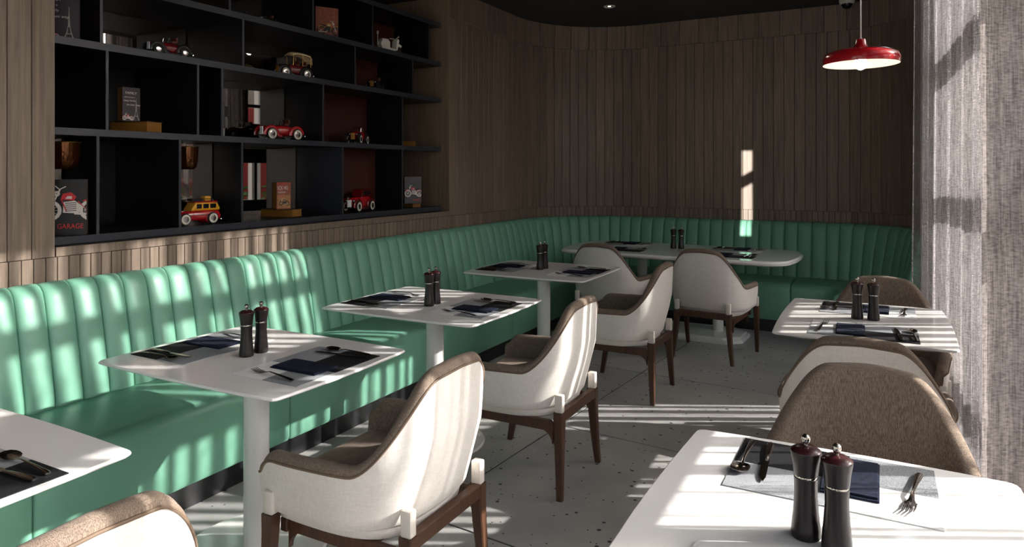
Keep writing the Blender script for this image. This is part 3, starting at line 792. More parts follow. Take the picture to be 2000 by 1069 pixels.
def fork_mesh():
    b = MB(); zf = .004
    b.tube([(0, -.10, .005), (0, -.09, .0062), (0, -.03, .010), (0, .015, .012), (0, .04, .006), (0, .052, .0042)], [.0022, .0026, .0020, .0018, .0018, .0014], 8, [2.6, 3.0, 2.4, 1.5, 3.0, 6.5], up=(0, 0, 1))
    b.tube([(0, .050, .0042), (0, .062, .0040)], [.0013, .0012], 8, 8.5)
    for x in (-.0092, -.0031, .0031, .0092): b.tube([(x, .060, .0040), (x, .078, .0045), (x * 1.02, .100, .0095)], [.0015, .0013, .0007], 6, 1.25)
    return b.mesh('fork', M['cutlery'])
def spoon_mesh():
    b = MB()
    b.tube([(0, -.10, .005), (0, -.09, .0062), (0, -.03, .010), (0, .02, .011), (0, .045, .0055)], [.0022, .0026, .0020, .0017, .0018], 8, [2.6, 3.0, 2.4, 1.5, 2.2])
    rows = []
    for i in range(7):
        a = PI * i / 6; y = .072 - .030 * math.cos(a); hw = .0205 * math.sin(a) ** .75 + .0004
        r = []
        for j in range(7):
            q = -1 + j / 3; x = hw * q; dz = (1 - q * q) * .0075 * math.sin(a)
            r.append((x, y, .0095 - dz + .0008 * (i - 3)))
        r2 = [(x, y_, z - .0011) for x, y_, z in r[::-1]]
        rows.append(r + r2)
    b.grid(rows, closed=True, capa=True, capb=True)
    return b.mesh('spoon', M['cutlery'])
def knife_mesh():
    b = MB()
    b.tube([(0, -.12, .005), (0, -.11, .006), (0, -.05, .006), (0, -.02, .0055), (0, -.008, .005)], [.0032, .0040, .0036, .0032, .0028], 8, [1.8, 2.2, 1.9, 1.6, 1.4])
    pl = [(-.005, -.012), (.005, -.012), (.0085, .0), (.010, .04), (.0085, .085), (.003, .108), (-.002, .112), (-.006, .09), (-.006, 0)]
    b.prism(pl, .0038, .0054)
    return b.mesh('knife', M['cutlery'], ang=25)
mm, nmsh, fm, sm, km = mat_mesh(), napkin_mesh(), fork_mesh(), spoon_mesh(), knife_mesh()
def setting(tid, side, x, y, rz, jit=0):
    """x,y the middle of the mat, rz turns local +y towards the table's middle"""
    c, s = math.cos(rz), math.sin(rz)
    def put(name, me, lx, ly, dz, ra, lb, cat, grp):
        o = obj(name, me, None, (x + lx * c - ly * s, y + lx * s + ly * c, TH + dz), rz + R(ra)); k = {'fork': 1.14, 'spoon': 1.08, 'knife': 1.03}.get(name, 1); o.scale = (k, k, 1); return tag(o, lb, cat, grp)
    w_ = '%s %s' % (side, TN[tid])
    rj = lambda a: random.uniform(-a, a) * jit
    put('placemat', mm, 0, 0, .0003, 0, 'black, grey and white placemat, %s' % w_, 'placemat', 'woven block placemats')
    put('napkin', nmsh, -.042 + rj(.01), -.015, .0026, rj(2), 'folded navy napkin, %s' % w_, 'napkin', 'folded navy napkins')
    put('fork', fm, -.168 + rj(.006), .005, .0025, -8 + rj(5), 'steel fork, %s' % w_, 'fork', 'steel forks')
    put('knife', km, .142 + rj(.006), -.012, .0025, 3 + rj(4), 'steel table knife, %s' % w_, 'knife', 'steel table knives')
    put('spoon', sm, .192 + rj(.004), -.02, .0025, rj(5), 'steel spoon, %s' % w_, 'spoon', 'steel spoons')
C_, B_ = 'chair side of the', 'bench side of the'
setting(1, C_, -1.845, .732, PI / 2, 1)
setting(2, C_, -1.857, 1.895, PI / 2, 0)
setting(2, B_, -2.42, 1.89, -PI / 2, 1)
setting(3, C_, -1.855, 3.09, PI / 2, 1)
setting(3, B_, -2.415, 3.07, -PI / 2, 1)
setting(4, C_, -1.875, 4.52, PI / 2, 1)
setting(4, B_, -2.435, 4.50, -PI / 2, 1)
setting(5, 'inner-corner chair place at the', -2.08, 6.05, R(-2), 1)
setting(5, 'window-end chair place at the', -1.13, 6.03, R(-2), 1)
setting(5, 'inner-corner bench place at the', -2.19, 6.53, PI - R(2), 1)
setting(5, 'window-end bench place at the', -1.14, 6.50, PI - R(2), 1)
setting(6, 'taupe-chair side of the', -.06, 3.985, PI, 1)
setting(6, 'white-chair side of the', -.07, 3.455, 0, 1)
setting(7, 'far side of the', -.103, 1.765, PI, 0)
setting(7, 'camera side of the', -.10, 1.185, 0, 1)
# mills
def make_mill(x, y, tid, lb, rz=0):
    return
mroot = empty('mill')
b = MB(); b.lathe([(.0255, 0), (.0275, .003), (.0268, .018), (.0235, .05), (.0212, .085), (.0215, .105), (.0222, .116)], n=28); b.build('body', M['mill'], mroot, ang=40)
b = MB(); b.lathe([(.0205, .116), (.0212, .1185), (.0205, .121)], n=28); b.build('ring', M['steel'], mroot)
b = MB(); b.lathe([(.0222, .1212), (.0228, .126), (.0248, .145), (.0285, .166), (.0284, .1675)], n=28); b.build('head', M['mill'], mroot, ang=40)
b = MB(); b.lathe([(.0284, .1677), (.0280, .1692), (.019, .1755), (.008, .178), (0, .1782)], n=28); b.build('head_top', M['mill_head'], mroot, ang=40)
b = MB(); b.lathe([(.0035, .177), (.0035, .181), (.0062, .183), (.0085, .190), (.0080, .195), (.0045, .199), (0, .200)], n=20); b.build('knob', M['steel'], mroot)
GM = 'dark wooden salt and pepper mills'
ML = [(2, -2.160, 1.872, 'nearer the camera'), (2, -2.158, 1.942, 'farther back'), (3, -2.11, 3.023, 'nearer the camera'), (3, -2.113, 3.090, 'farther back'), (4, -2.179, 4.518, 'nearer the camera'), (4, -2.175, 4.585, 'farther back'),
      (5, -1.688, 6.33, 'nearer the shelf wall'), (5, -1.616, 6.33, 'nearer the curtain'), (6, -.100, 3.735, 'nearer the bench row'), (6, -.030, 3.735, 'nearer the sheer curtain'), (7, -.129, 1.463, 'nearer the bench row'), (7, -.073, 1.441, 'nearer the curtain')]
for i, (tid, x, y, lb) in enumerate(ML):
    L_ = 'dark wooden mill %s on the %s' % (lb, TN[tid])
    if i == 0: mroot.location = (x, y, TH + .0005); tag(mroot, L_, 'mill', GM)
    else: dup(mroot, (x, y, TH + .0005), random.uniform(0, 6), L_, GM)

# ------------------------------------------------------------------ pendant lamp, camera dome, downlight
pl = thing('pendant_lamp', 'red enamel dish pendant lamp with a lit bulb above a white table', 'lamp', (-.085, 3.74, 1.975))
b = MB(); b.lathe([(.168, 0), (.1705, .008), (.170, .030), (.162, .048), (.137, .062), (.09, .070), (.050, .074), (.034, .082), (.025, .098), (.021, .120), (.014, .122)], n=48, cap=False)
b.build('shade', M['red_lamp'], pl, ang=50)
b = MB(); b.lathe([(.168, 0), (.165, .006), (.164, .026), (.155, .042), (.13, .055), (.07, .064), (0, .067)], n=48, cap=False); b.build('shade_lining', M['lamp_in'], pl, ang=50)
b = MB(); b.lathe([(.0055, .120), (.0055, .130), (.0032, .132), (.0032, 1.075)], n=10); b.build('cord', M['cord'], pl)
b = MB(); b.ball((0, 0, .004), (.029, .029, .031), 20); b.build('bulb', M['bulb'], pl)
b = MB(); b.lathe([(.016, .03), (.016, .064)], n=14); b.build('socket', M['lamp_in'], pl)
cm = thing('security_camera', 'white dome security camera on the dark ceiling above the back banquette', 'camera', (-.27, 6.97, 2.93))
b = MB(); b.lathe([(.052, .045), (.060, .05), (.066, .07), (.066, .12)], n=28); b.build('housing', M['plastic'], cm)
b = MB(); b.lathe([(0, 0), (.02, .004), (.036, .016), (.046, .035), (.048, .05)], n=24); b.build('dome_cover', M['dome'], cm)
dl = thing('downlight', 'small round recessed downlight in the charcoal ceiling', 'light', (-2.31, 6.33, 3.046))
b = MB(); b.lathe([(.038, .004), (.056, .004), (.056, 0), (.050, -.004), (.040, -.002), (.038, .004)], n=28, cap=False); b.build('trim_ring', M['plastic'], dl)
b = MB(); b.lathe([(.0, .0025), (.016, .0025)], n=20, cap=False); b.build('lens', M['lens'], dl)
b = MB(); b.lathe([(.015, .0032), (.039, .0032)], n=20, cap=False); b.build('reflector', M['dome'], dl)
pg = thing('strip_chandelier', 'zigzag of lit strip lights reflected in the bronze shelf mirror', 'light', (-1.5, 4.63, 2.75), R(35))
for k, (a, c) in enumerate((((-.30, -.16), (.30, -.14)), ((.30, -.14), (-.25, 0)), ((-.25, 0), (.30, .06)), ((.30, .06), (-.15, .16)))):
    b = MB(); d = Vector((c[0] - a[0], c[1] - a[1], 0)); b.box(((a[0] + c[0]) / 2, (a[1] + c[1]) / 2, 0), (d.length, .022, .022), rz=math.atan2(d.y, d.x)); b.build('light_bar', M['strip'], pg, smooth=False)
for x, y in ((-.28, -.16), (.28, .06)):
    b = MB(); b.tube([(x, y, .01), (x, y, .298)], .002, 5); b.build('hanger_wire', M['frame'], pg)
bpy.context.view_layer.update()
#SHELF_ITEMS
# ------------------------------------------------------------------ toys, books and amber stand-ins on the shelf
ZS = [1.1508, 1.6648, 2.0928, 2.4088]
def make_car(name, label, loc, rz, L, body, style, wall=True, fend=None):
    """vintage toy car, front towards local +x, L its length"""
    root = thing(name, label, 'toy car', loc, rz, 'model cars on the wall shelf')
    k = L; fend = fend or body; wr = .115 * k; tw = .15 * k
    xs_f, xs_r = .29 * k, -.29 * k
    def part(b, n, m, par=root, **kw): return b.build(n, M[m], par, **kw)
    # hood and body lofted along x
    def loft(st):
        rows = []
        for x, w_, zb, zt, sq in st:
            r = []
            for j in range(14):
                a = 2 * PI * j / 14; cx = abs(math.cos(a)) ** sq * (1 if math.cos(a) >= 0 else -1); sz = abs(math.sin(a)) ** sq * (1 if math.sin(a) >= 0 else -1)
                r.append((x * k, cx * w_ * k, ((zb + zt) / 2 + sz * (zt - zb) / 2) * k))
            rows.append(r)
        b = MB(); b.grid(rows, closed=True, capa=True, capb=True); return b
    if style in ('roadster', 'racer', 'wire'):
        st = [(.40, .055, .09, .25, .6), (.36, .065, .08, .27, .6), (.15, .085, .08, .285, .6), (.04, .11, .08, .29, .6), (-.12, .125, .08, .285, .6), (-.30, .105, .08, .26, .65), (-.42, .07, .08, .20, .7), (-.48, .03, .09, .14, .8)]
    elif style == 'wagon':
        st = [(.47, .10, .09, .20, .5), (.44, .13, .08, .24, .45), (.20, .14, .08, .27, .45), (.12, .15, .08, .27, .4), (-.30, .15, .08, .27, .4), (-.44, .145, .08, .26, .45), (-.49, .12, .09, .22, .5)]
    else:
        st = [(.38, .060, .10, .27, .5), (.34, .066, .09, .29, .5), (.12, .095, .09, .31, .5), (.08, .125, .09, .31, .45), (-.28, .13, .09, .31, .45), (-.40, .12, .09, .30, .5), (-.43, .10, .10, .26, .5)]
    part(loft(st), 'body', body, ang=50)
    # fenders
    for s in (1, -1):
        if style != 'wagon':
            for x0, nm_ in ((xs_f, 'f'), (xs_r, 'r')):
                pts = []
                for a in range(-10, 200, 21): pts.append((x0 + math.cos(R(a)) * wr * 1.22, s * tw, wr + math.sin(R(a)) * wr * 1.16))
                if nm_ == 'f': pts.append((x0 - wr * 2.0, s * tw, wr * .55))
                b = MB(); b.tube(pts, .018 * k, 6, 2.2, up=(0, s, 0)); part(b, 'fender', fend, ang=60)
            b = MB(); b.box((0, s * tw, wr * .5), (.34 * k, .06 * k, .014 * k)); part(b, 'running_board', 'toy_black', smooth=False)
        else:
            for x0 in (xs_f, xs_r):
                b = MB(); b.ball((x0, s * .125 * k, wr * 1.1), (wr * 1.35, .038 * k, wr * 1.0), 14); part(b, 'fender', fend)
        b = MB(); b.ball(((.36 if style != 'wagon' else .455) * k, s * (.085 if style != 'wagon' else .11) * k, .235 * k if style != 'wagon' else .20 * k), (.026 * k, .028 * k, .028 * k), 10); part(b, 'headlight', 'chrome')
        for x0 in (xs_f, xs_r):
            mt = Matrix.Translation((x0, s * (tw + .01 * k), wr)) @ Matrix.Rotation(PI / 2, 4, 'X')
            b = MB(); h = .024 * k
            b.mi = 0; b.lathe([(wr * .80, -h), (wr * .95, -h * .9), (wr, -h * .3), (wr, h * .3), (wr * .95, h * .9), (wr * .80, h)], n=20, mtx=mt, cap=False)
            b.mi = 1; b.lathe([(wr * .52, -h * 1.02), (wr * .80, -h)], n=20, mtx=mt, cap=False); b.lathe([(wr * .80, h), (wr * .52, h * 1.02)], n=20, mtx=mt, cap=False)
            wh = b.build('wheel', [M['tyre'], M['whitewall'] if wall else M['tyre']], root)
            b = MB(); b.lathe([(0, -h * .9), (wr * .2, -h), (wr * .53, -h * .8), (wr * .53, h * .8), (wr * .2, h), (0, h * .9)], n=16, mtx=mt); part(b, 'hubcap', 'chrome', wh)
    gx = .405 if style not in ('wagon', 'saloon', 'touring', 'jeep') else (.475 if style == 'wagon' else .385)
    b = MB(); b.box((gx * k, 0, (.18 if style != 'wagon' else .15) * k), (.012 * k, (.10 if style != 'wagon' else .17) * k, (.16 if style != 'wagon' else .08) * k), bev=.004 * k)
    for j in range(-3, 4): b.box(((gx + .008) * k, j * .013 * k, (.18 if style != 'wagon' else .15) * k), (.006 * k, .004 * k, (.15 if style != 'wagon' else .07) * k))
    part(b, 'grille', 'brass' if style in ('touring', 'jeep') else 'chrome', smooth=False)
    for x in ((gx + .04) * k, -.50 * k):
        b = MB(); b.tube([(x - (.03 * k if x > 0 else -.03 * k), -.17 * k, .09 * k), (x, -.09 * k, .09 * k), (x, .09 * k, .09 * k), (x - (.03 * k if x > 0 else -.03 * k), .17 * k, .09 * k)], .012 * k, 6); part(b, 'bumper', 'chrome')
    if style != 'wagon':
        b = MB(); wx = .05 * k; wz = .29 * k; wt = (.40 if style in ('roadster', 'racer', 'wire', 'jeep') else .46) * k
        b.tube([(wx, -.10 * k, wz), (wx - .03 * k, -.095 * k, wt), (wx - .03 * k, .095 * k, wt), (wx, .10 * k, wz)], .008 * k, 6); part(b, 'windshield_frame', 'chrome' if style != 'touring' else 'brass')
    if style in ('roadster', 'racer', 'jeep', 'touring', 'wire'):
        for x in ((-.08, -.27) if style == 'touring' else (-.10,)):
            b = MB(); b.box((x * k, 0, .31 * k), (.10 * k, .20 * k, .05 * k), bev=.015 * k, seg=2); b.box(((x - .055) * k, 0, .36 * k), (.035 * k, .20 * k, .11 * k), bev=.012 * k, seg=2); part(b, 'seat', 'seat_toy')
        mt = Matrix.Translation((.0, .05 * k, .35 * k)) @ Matrix.Rotation(R(-55), 4, 'Y')
        b = MB(); b.tube([(math.cos(R(a)) * .045 * k, math.sin(R(a)) * .045 * k, 0) for a in range(0, 360, 36)], .006 * k, 5, closed=True, mtx=mt); part(b, 'steering_wheel', 'toy_black')
    if style == 'roadster':
        b = MB(); b.box((-.02 * k, -.126 * k, .21 * k), (.20 * k, .004 * k, .05 * k), bev=.001); part(b, 'side_flash', 'cloth_top', smooth=False)
    if style == 'saloon':
        st2 = [(.08, .115, .30, .44, .4), (.05, .12, .30, .47, .4), (-.30, .122, .30, .475, .4), (-.38, .115, .30, .45, .5), (-.41, .10, .30, .40, .5)]
        b = loft(st2); part(b, 'roof', fend, ang=50)
        for s in (1, -1):
            for xa, xb in ((.03, -.12), (-.14, -.32)):
                b = MB(); b.box(((xa + xb) / 2 * k, s * .121 * k, .395 * k), ((xa - xb) * k, .006 * k, .085 * k)); part(b, 'side_window', 'dome', smooth=False)
        mt = Matrix.Translation((.12 * k, -.17 * k, .22 * k)) @ Matrix.Rotation(PI / 2, 4, 'X')
        b = MB(); b.mi = 0; b.lathe([(wr * .8, -.02 * k), (wr, 0), (wr * .8, .02 * k)], n=18, mtx=mt, cap=False); b.mi = 1; b.lathe([(0, .022 * k), (wr * .8, .02 * k)], n=18, mtx=mt, cap=False); b.build('spare_wheel', [M['tyre'], M['whitewall']], root)
    if style == 'touring':
        b = MB(); rows = []
        for x, dz in ((.10, -.03), (.06, .0), (-.10, .015), (-.26, .01), (-.40, -.015), (-.45, -.08), (-.46, -.19)):
            rows.append([(x * k, y * k, (.60 + dz - .04 * (y / .14) ** 2) * k) for y in (-.145, -.10, -.05, 0, .05, .10, .145)] + [(x * k, y * k, (.575 + dz - .04 * (y / .14) ** 2) * k) for y in (.145, .10, .05, 0, -.05, -.10, -.145)])
        b.grid(rows, closed=True, capa=True, capb=True); part(b, 'canopy_top', 'cloth_top', ang=60)
        for x in (.05, -.20, -.42):
            for s in (1, -1):
                b = MB(); b.tube([(x * k, s * .128 * k, .29 * k), (x * k, s * .13 * k, .57 * k)], .006 * k, 5); part(b, 'canopy_post', 'brass')
    if style == 'wagon':
        st2 = [(.14, .13, .26, .30, .4), (.06, .135, .26, .42, .4), (-.30, .135, .26, .43, .4), (-.42, .13, .26, .41, .4), (-.47, .12, .26, .33, .5)]
        part(loft(st2), 'cabin', 'toy_yellow', ang=50)
        b = MB(); b.box((-.17 * k, 0, .432 * k), (.50 * k, .26 * k, .022 * k), bev=.008 * k); part(b, 'roof', 'red', smooth=False)
        for s in (1, -1):
            for xa, xb in ((.04, -.07), (-.10, -.22), (-.25, -.38)):
                b = MB(); b.box(((xa + xb) / 2 * k, s * .136 * k, .35 * k), ((xa - xb) * k, .006 * k, .085 * k), bev=.001); part(b, 'side_window', 'dome', smooth=False)
            b = MB(); b.box((0, s * .151 * k, .19 * k), (.80 * k, .005 * k, .012 * k)); part(b, 'side_trim', 'chrome', smooth=False)
            b = MB(); b.tube([(.02 * k, s * .10 * k, .45 * k), (.02 * k, s * .10 * k, .485 * k), (-.34 * k, s * .10 * k, .485 * k), (-.34 * k, s * .10 * k, .45 * k)], .006 * k, 5); part(b, 'roof_rack_rail', 'chrome')
        b = MB(); b.box((-.02 * k, 0, .475 * k), (.24 * k, .17 * k, .05 * k), bev=.008 * k); part(b, 'black_case', 'toy_black', smooth=False)
        b = MB(); b.box((-.25 * k, 0, .495 * k), (.14 * k, .15 * k, .09 * k), bev=.02 * k, seg=2); part(b, 'yellow_bag', 'toy_yellow')
        for dz in (0, .05):
            b = MB(); b.tube([(-.44 * k, -.10 * k, (.26 + dz) * k), (-.50 * k, -.12 * k, (.29 + dz) * k), (-.56 * k, -.13 * k, (.32 + dz) * k), (-.62 * k, -.13 * k, (.36 + dz) * k)], [.006 * k, .012 * k, .012 * k, .003 * k], 6, 2.5); part(b, 'blue_surfboard', 'toy_blue')
    return root
make_car('toy_roadster', 'long red open toy roadster with chrome wheels before the mirrored window', (-3.56, 3.36, ZS[1]), R(-97), .345, 'red', 'roadster')
make_car('toy_wagon', 'red and yellow toy woody wagon with luggage on its roof rack', (-3.50, 2.66, ZS[0]), R(-93), .30, 'red', 'wagon')
make_car('toy_saloon', 'red closed vintage toy saloon with white-walled tyres on the lowest shelf', (-3.53, 4.12, ZS[0]), R(-78), .36, 'red', 'saloon', fend='darkred')
make_car('toy_jeep', 'small red open vintage toy car seen from its brass grille', (-3.55, 4.13, ZS[1]), R(-66), .31, 'red', 'jeep', fend='toy_black')
make_car('toy_touring_car', 'red vintage toy touring car under a cream cloth canopy', (-3.56, 3.47, ZS[2]), R(-98), .30, 'darkred', 'touring', fend='toy_black')
make_car('toy_coupe', 'small black and silver vintage toy car on the upper right shelf', (-3.56, 4.36, ZS[2]), R(-66), .28, 'toy_black', 'jeep', wall=False)
make_car('toy_racer', 'dark red open toy car standing under the reflected strip lights', (-3.50, 2.49, ZS[2]), R(-93), .27, 'darkred', 'racer', wall=False, fend='toy_black')
make_car('toy_cycle_car', 'tiny black wire-like toy car on the uppermost visible shelf', (-3.52, 3.23, ZS[3]), R(-80), .17, 'toy_black', 'wire', wall=False)
sct = thing('toy_scooter', 'white toy delivery scooter with a tall mirror stalk', 'toy scooter', (-3.50, 4.46, ZS[3]), R(78), None); sct.scale = (1.25, 1.25, 1.25)
RX = Matrix.Rotation(PI / 2, 4, 'X')
b = MB(); b.prism([(-.075, .025), (.035, .018), (.04, .028), (-.01, .034), (-.012, .07), (-.02, .078), (-.075, .072), (-.085, .05)], -.020, .020, RX); b.build('body', M['toy_white'], sct, smooth=False)
b = MB(); b.prism([(.035, .02), (.048, .024), (.062, .088), (.055, .098), (.044, .09)], -.024, .024, RX); b.prism([(.05, .055), (.085, .045), (.09, .058), (.055, .075)], -.016, .016, RX); b.build('fairing', M['toy_white'], sct, smooth=False)
b = MB(); b.box((-.045, 0, .082), (.055, .036, .012), bev=.005, seg=2); b.build('seat', M['toy_white'], sct, smooth=False)
for x in (.075, -.055):
    b = MB(); b.lathe([(.006, -.010), (.020, -.010), (.024, 0), (.020, .010), (.006, .010)], n=16, mtx=Matrix.Translation((x, 0, .0242)) @ RX); wh = b.build('wheel', M['tyre'], sct)
    b = MB(); b.lathe([(0, -.011), (.012, -.0108), (.012, .0108), (0, .011)], n=12, mtx=Matrix.Translation((x, 0, .0242)) @ RX); b.build('hubcap', M['chrome'], wh)
b = MB(); b.tube([(.04, -.045, .108), (.052, 0, .098), (.04, .045, .108)], .0035, 6); b.build('handlebar', M['toy_white'], sct)
b = MB(); b.tube([(-.075, 0, .04), (-.095, 0, .045), (-.097, 0, .115)], .003, 6); b.ball((-.097, 0, .122), (.005, .010, .012), 10); b.build('mirror_stalk', M['toy_white'], sct)

def ring_poly(cx, cz, r0, r1, n=18):
    return [[(cx + r * math.cos(2 * PI * i / n), cz + r * math.sin(2 * PI * i / n)) for i in range(n)] for r in (r0, r1)]
def bike_print(parent, W, H, cx, cz, s, flip=1, tank='ink_red', line='ink_grey', y=-.0004):
    """flat printed motorcycle on a cover: wheels, engine, tank, seat, fork"""
    def P_(x, z): return (cx + flip * x * s, y, cz + z * s)
    b = MB(); mats = [M[line], M[tank], M['ink_dark'], M['ink_white']]
    def clampx(p): return (max(-W / 2 + .001, min(W / 2 - .001, p[0])), p[1], max(.001, min(H - .001, p[2])))
    def ring(x, z, r0, r1, mi, yy=0, n=20):
        b.mi = mi; A = [clampx(P_(x + r1 * math.cos(2 * PI * i / n), z + r1 * math.sin(2 * PI * i / n))) for i in range(n)]; B = [clampx(P_(x + r0 * math.cos(2 * PI * i / n), z + r0 * math.sin(2 * PI * i / n))) for i in range(n)]
        va = [b.bm.verts.new((p[0], p[1] + yy, p[2])) for p in A]; vb = [b.bm.verts.new((p[0], p[1] + yy, p[2])) for p in B]
        for i in range(n):
            f = b.bm.faces.new((va[i], va[(i + 1) % n], vb[(i + 1) % n], vb[i])); f.material_index = mi
    def poly(pts, mi, yy=0):
        f = b.bm.faces.new([b.bm.verts.new((lambda p: (p[0], p[1] + yy, p[2]))(clampx(P_(x, z)))) for x, z in pts]); f.material_index = mi
    def bar(x0, z0, x1, z1, w_, mi, yy=-.0001):
        dx, dz = x1 - x0, z1 - z0; L_ = math.hypot(dx, dz); nx, nz = -dz / L_ * w_, dx / L_ * w_
        poly([(x0 - nx, z0 - nz), (x1 - nx, z1 - nz), (x1 + nx, z1 + nz), (x0 + nx, z0 + nz)], mi, yy)
    for x in (-.55, .55):
        ring(x, .32, .22, .32, 0); ring(x, .32, .02, .06, 3, -.0001)
        for a in range(0, 180, 30): bar(x - .22 * math.cos(R(a)), .32 - .22 * math.sin(R(a)), x + .22 * math.cos(R(a)), .32 + .22 * math.sin(R(a)), .007, 0)
    poly([(-.2, .25), (.22, .22), (.28, .48), (.12, .62), (-.18, .58)], 0)            # engine
    for k in range(5): bar(-.14, .30 + k * .06, .16, .31 + k * .06, .010, 2, -.0002)
    bar(-.55, .32, -.27, .98, .022, 3); bar(-.27, .98, -.12, 1.06, .014, 3); bar(-.30, .98, -.40, 1.08, .014, 3)
    ring(-.36, .84, .02, .085, 3, -.0002)                                              # headlamp
    poly([(-.26, .66), (-.20, .84), (.02, .88), (.16, .74), (.10, .62)], 1, -.0002)    # tank
    poly([(-.14, .68), (-.08, .76), (.04, .76), (.04, .67)], 3, -.0003)
    poly([(.14, .70), (.52, .76), (.56, .68), (.20, .60)], 2, -.0002)                  # seat
    poly([(.30, .60), (.62, .66), (.80, .44), (.74, .44), (.58, .60)], 1, -.0001)      # rear mudguard
    poly([(-.84, .50), (-.66, .70), (-.44, .68), (-.46, .64), (-.64, .64), (-.78, .48)], 1, -.0001)
    bar(.10, .22, .72, .20, .03, 3); bar(.05, .36, .16, .22, .025, 3)
    bar(-.24, .66, -.1, .28, .016, 1); bar(.2, .6, .5, .34, .016, 1)
    me = b.bm; bpy_me = bpy.data.meshes.new('motorcycle_print'); me.to_mesh(bpy_me); me.free()
    for m in mats: bpy_me.materials.append(m)
    return obj('motorcycle_print', bpy_me, parent)
def make_book(name, label, loc, rz, W, H, T_, cover, grp='decorative books on the wall shelf'):
    """standing book-box; front cover faces local -y, base at z=0"""
    root = thing(name, label, 'book', loc, rz, grp)
    b = MB(); b.box((0, .002, H / 2), (W, .004, H)); b.build('front_cover', M[cover], root, smooth=False)
    b = MB(); b.box((0, T_ - .002, H / 2), (W, .004, H)); b.build('back_cover', M['cover_brown'], root, smooth=False)
    b = MB(); b.box((0, T_ / 2, H / 2), (W - .008, T_ - .008, H - .008)); b.build('page_block', M['pages'], root, smooth=False)
    return root
def lying_book(label, loc, rz, L_, D, H):
    root = thing('book_box', label, 'book', loc, rz, 'decorative books on the wall shelf')
    for z in (.002, H - .002):
        b = MB(); b.box((0, 0, z), (L_, D, .004)); b.build('cover', M['cover_brown'], root, smooth=False)
    b = MB(); b.box((0, 0, H / 2), (L_ - .006, D - .006, H - .008)); b.build('page_block', M['pages'], root, smooth=False)
    return root
def facing(deg): return R(deg + 90)        # cover normal points at this compass angle (0 = into the room)
def tower_print(parent, x, z, h):
    b = MB(); y = -.0005
    def q(pts): b.bm.faces.new([b.bm.verts.new((x + a * h, y, z + c * h)) for a, c in pts])
    q([(-.16, 0), (-.10, 0), (-.06, .18), (-.08, .18)]); q([(.10, 0), (.16, 0), (.08, .18), (.06, .18)]); q([(-.09, .17), (.09, .17), (.085, .20), (-.085, .20)])
    q([(-.075, .20), (-.045, .20), (-.02, .40), (-.035, .40)]); q([(.045, .20), (.075, .20), (.035, .40), (.02, .40)]); q([(-.04, .39), (.04, .39), (.036, .42), (-.036, .42)])
    q([(-.03, .42), (.03, .42), (.006, 1), (-.006, 1)])
    me = bpy.data.meshes.new('tower_print'); b.bm.to_mesh(me); b.bm.free(); me.materials.append(M['ink_grey']); return obj('tower_print', me, parent)
def family(root, W, H):
    y = -.0006; s = H
    textobj('FAMILY', .105 * s, root, (-W * .34, y, .80 * H), M['ink_white'])
    textobj('where love is', .058 * s, root, (-W * .40, y, .69 * H), M['ink_white'])
    textobj('happy family', .070 * s, root, (-W * .42, y, .585 * H), M['ink_white'])
    textobj('its own way.', .082 * s, root, (-W * .26, y, .46 * H), M['ink_white'])
    bike_print(root, W, H, -W * .18, .02 * H, .20 * H, line='ink_white')
    tower_print(root, W * .27, .03 * H, .66 * H)
b1 = make_book('picture_book', 'large purple-black book lettered FAMILY at the left end of its shelf', (-3.53, 1.922, ZS[2]), facing(-36), .185, .245, .04, 'cover_purple'); family(b1, .185, .245)
b3 = lying_book('book box with gilt edges lying under the small FAMILY book', (-3.556, 2.343, ZS[1]), R(16), .235, .115, .060)
b2 = make_book('picture_book', 'small purple-black book lettered FAMILY standing on a gilt book box', (-3.515, 2.29, ZS[1] + .0605), facing(-4), .095, .178, .05, 'cover_purple'); family(b2, .095, .178)
b5 = make_book('picture_book', 'rust-coloured book with a motorcycle on its cover', (-3.55, 3.80, ZS[3]), facing(-30), .165, .24, .04, 'cover_rust')
bike_print(b5, .165, .24, .01, .04, .10, line='ink_dark', tank='ink_gold', flip=-1)
b6 = make_book('picture_book', 'large black book with a red motorcycle and the word GARAGE', (-3.470, 1.895, ZS[0]), facing(-38), .235, .268, .04, 'cover_black')
bike_print(b6, .235, .268, .050, .070, .155, line='ink_white'); textobj('GARAGE', .034, b6, (-.005, -.0006, .032), M['ink_red'], .82)
b8 = lying_book('book box with gilt edges lying under the comic-style book', (-3.560, 3.374, ZS[0]), R(12.5), .245, .115, .055)
b7 = make_book('picture_book', 'rust and tan book with crowded white lettering standing on a book box', (-3.505, 3.345, ZS[0] + .0555), facing(-5), .115, .178, .05, 'cover_rust')
b = MB(); b.box((0, -.0003, .05), (.105, .0004, .088)); b.build('tan_print_panel', M['cover_tan'], b7, smooth=False)
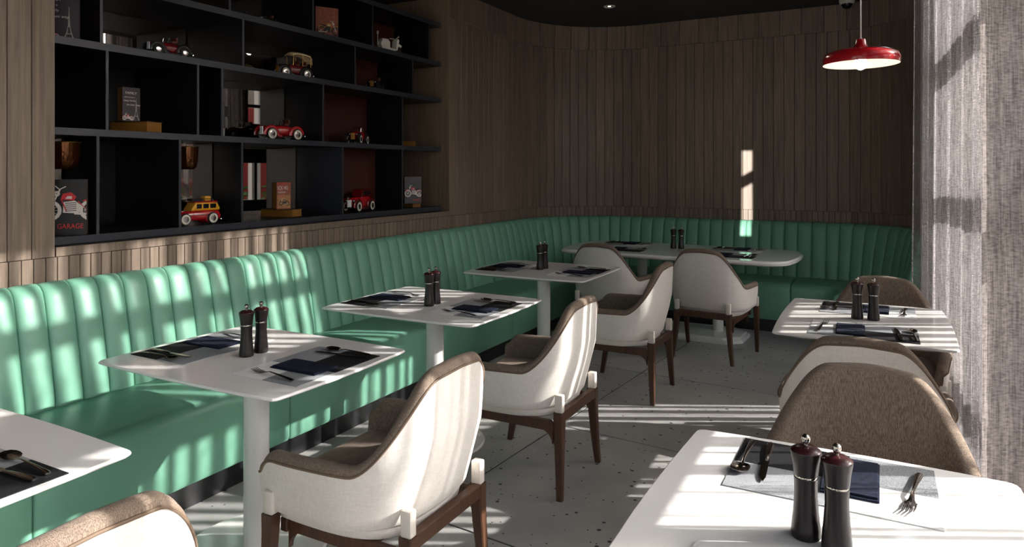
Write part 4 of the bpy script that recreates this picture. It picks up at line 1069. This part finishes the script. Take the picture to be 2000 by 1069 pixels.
textobj('SCK-902', .036, b7, (-.052, -.0008, .128), M['ink_white'], .66); textobj('SERVICE', .022, b7, (-.05, -.0008, .162), M['ink_red'], .9); textobj('GARAGE', .018, b7, (-.05, -.0008, .106), M['ink_white'], .9); textobj('Super', .02, b7, (-.045, -.0008, .078), M['ink_red'])
bike_print(b7, .115, .178, .002, .022, .048, line='ink_dark', tank='ink_dark', y=-.0008)
b9b = lying_book('small gilt book box lying under the slate motorcycle book', (-3.505, 4.775, ZS[0]), R(-14), .12, .09, .034)
b9 = make_book('picture_book', 'slate book with a red motorcycle standing at the far end of the shelf', (-3.475, 4.745, ZS[0] + .0345), facing(-28), .155, .225, .03, 'cover_grey')
bike_print(b9, .155, .225, .005, .055, .095, line='ink_white'); textobj('GARAGE', .024, b9, (-.0, -.0006, .022), M['ink_red'], .7)
b10b = lying_book('gilt book box with a reddish cover lying in the far right compartment', (-3.62, 4.83, ZS[1]), R(20), .16, .11, .055)
b10 = make_book('picture_book', 'narrow brown book standing on a book box in the far right compartment', (-3.60, 4.80, ZS[1] + .0555), facing(-60), .06, .175, .05, 'cover_brown')
for (x, y, z, r, lb) in ((-3.50, 1.935, 1.6265, .072, 'amber glass bowl standing in for a mirrored pendant, above the large GARAGE book'), (-3.54, 2.645, 1.6265, .060, 'amber glass bowl standing in for a mirrored pendant, above the toy wagon')):
    l_ = thing('amber_stand_in', lb, 'lantern', (x, y, z - .158), 0, 'amber stand-ins for mirrored pendants')  # added stand-in for an amber pendant's mirror image, no lantern hangs here
    b = MB(); b.lathe([(.0, .002), (r * .55, .0), (r * .80, .012), (r * .93, .045), (r, .13), (r * .97, .13), (r * .9, .046), (r * .76, .016), (0, .008)], n=32, cap=False); b.build('glass_bowl', M['amber'], l_, ang=60)
    b = MB(); b.tube([(r * math.cos(R(a)), r * math.sin(R(a)), .131) for a in range(0, 360, 15)], .003, 6, closed=True); b.build('rim', M['brass'], l_)
    for a in (30, 150, 270):
        b = MB(); b.tube([(r * .97 * math.cos(R(a)), r * .97 * math.sin(R(a)), .13), (r * .5 * math.cos(R(a)), r * .5 * math.sin(R(a)), .158)], .0015, 5); b.build('hanger', M['brass'], l_)
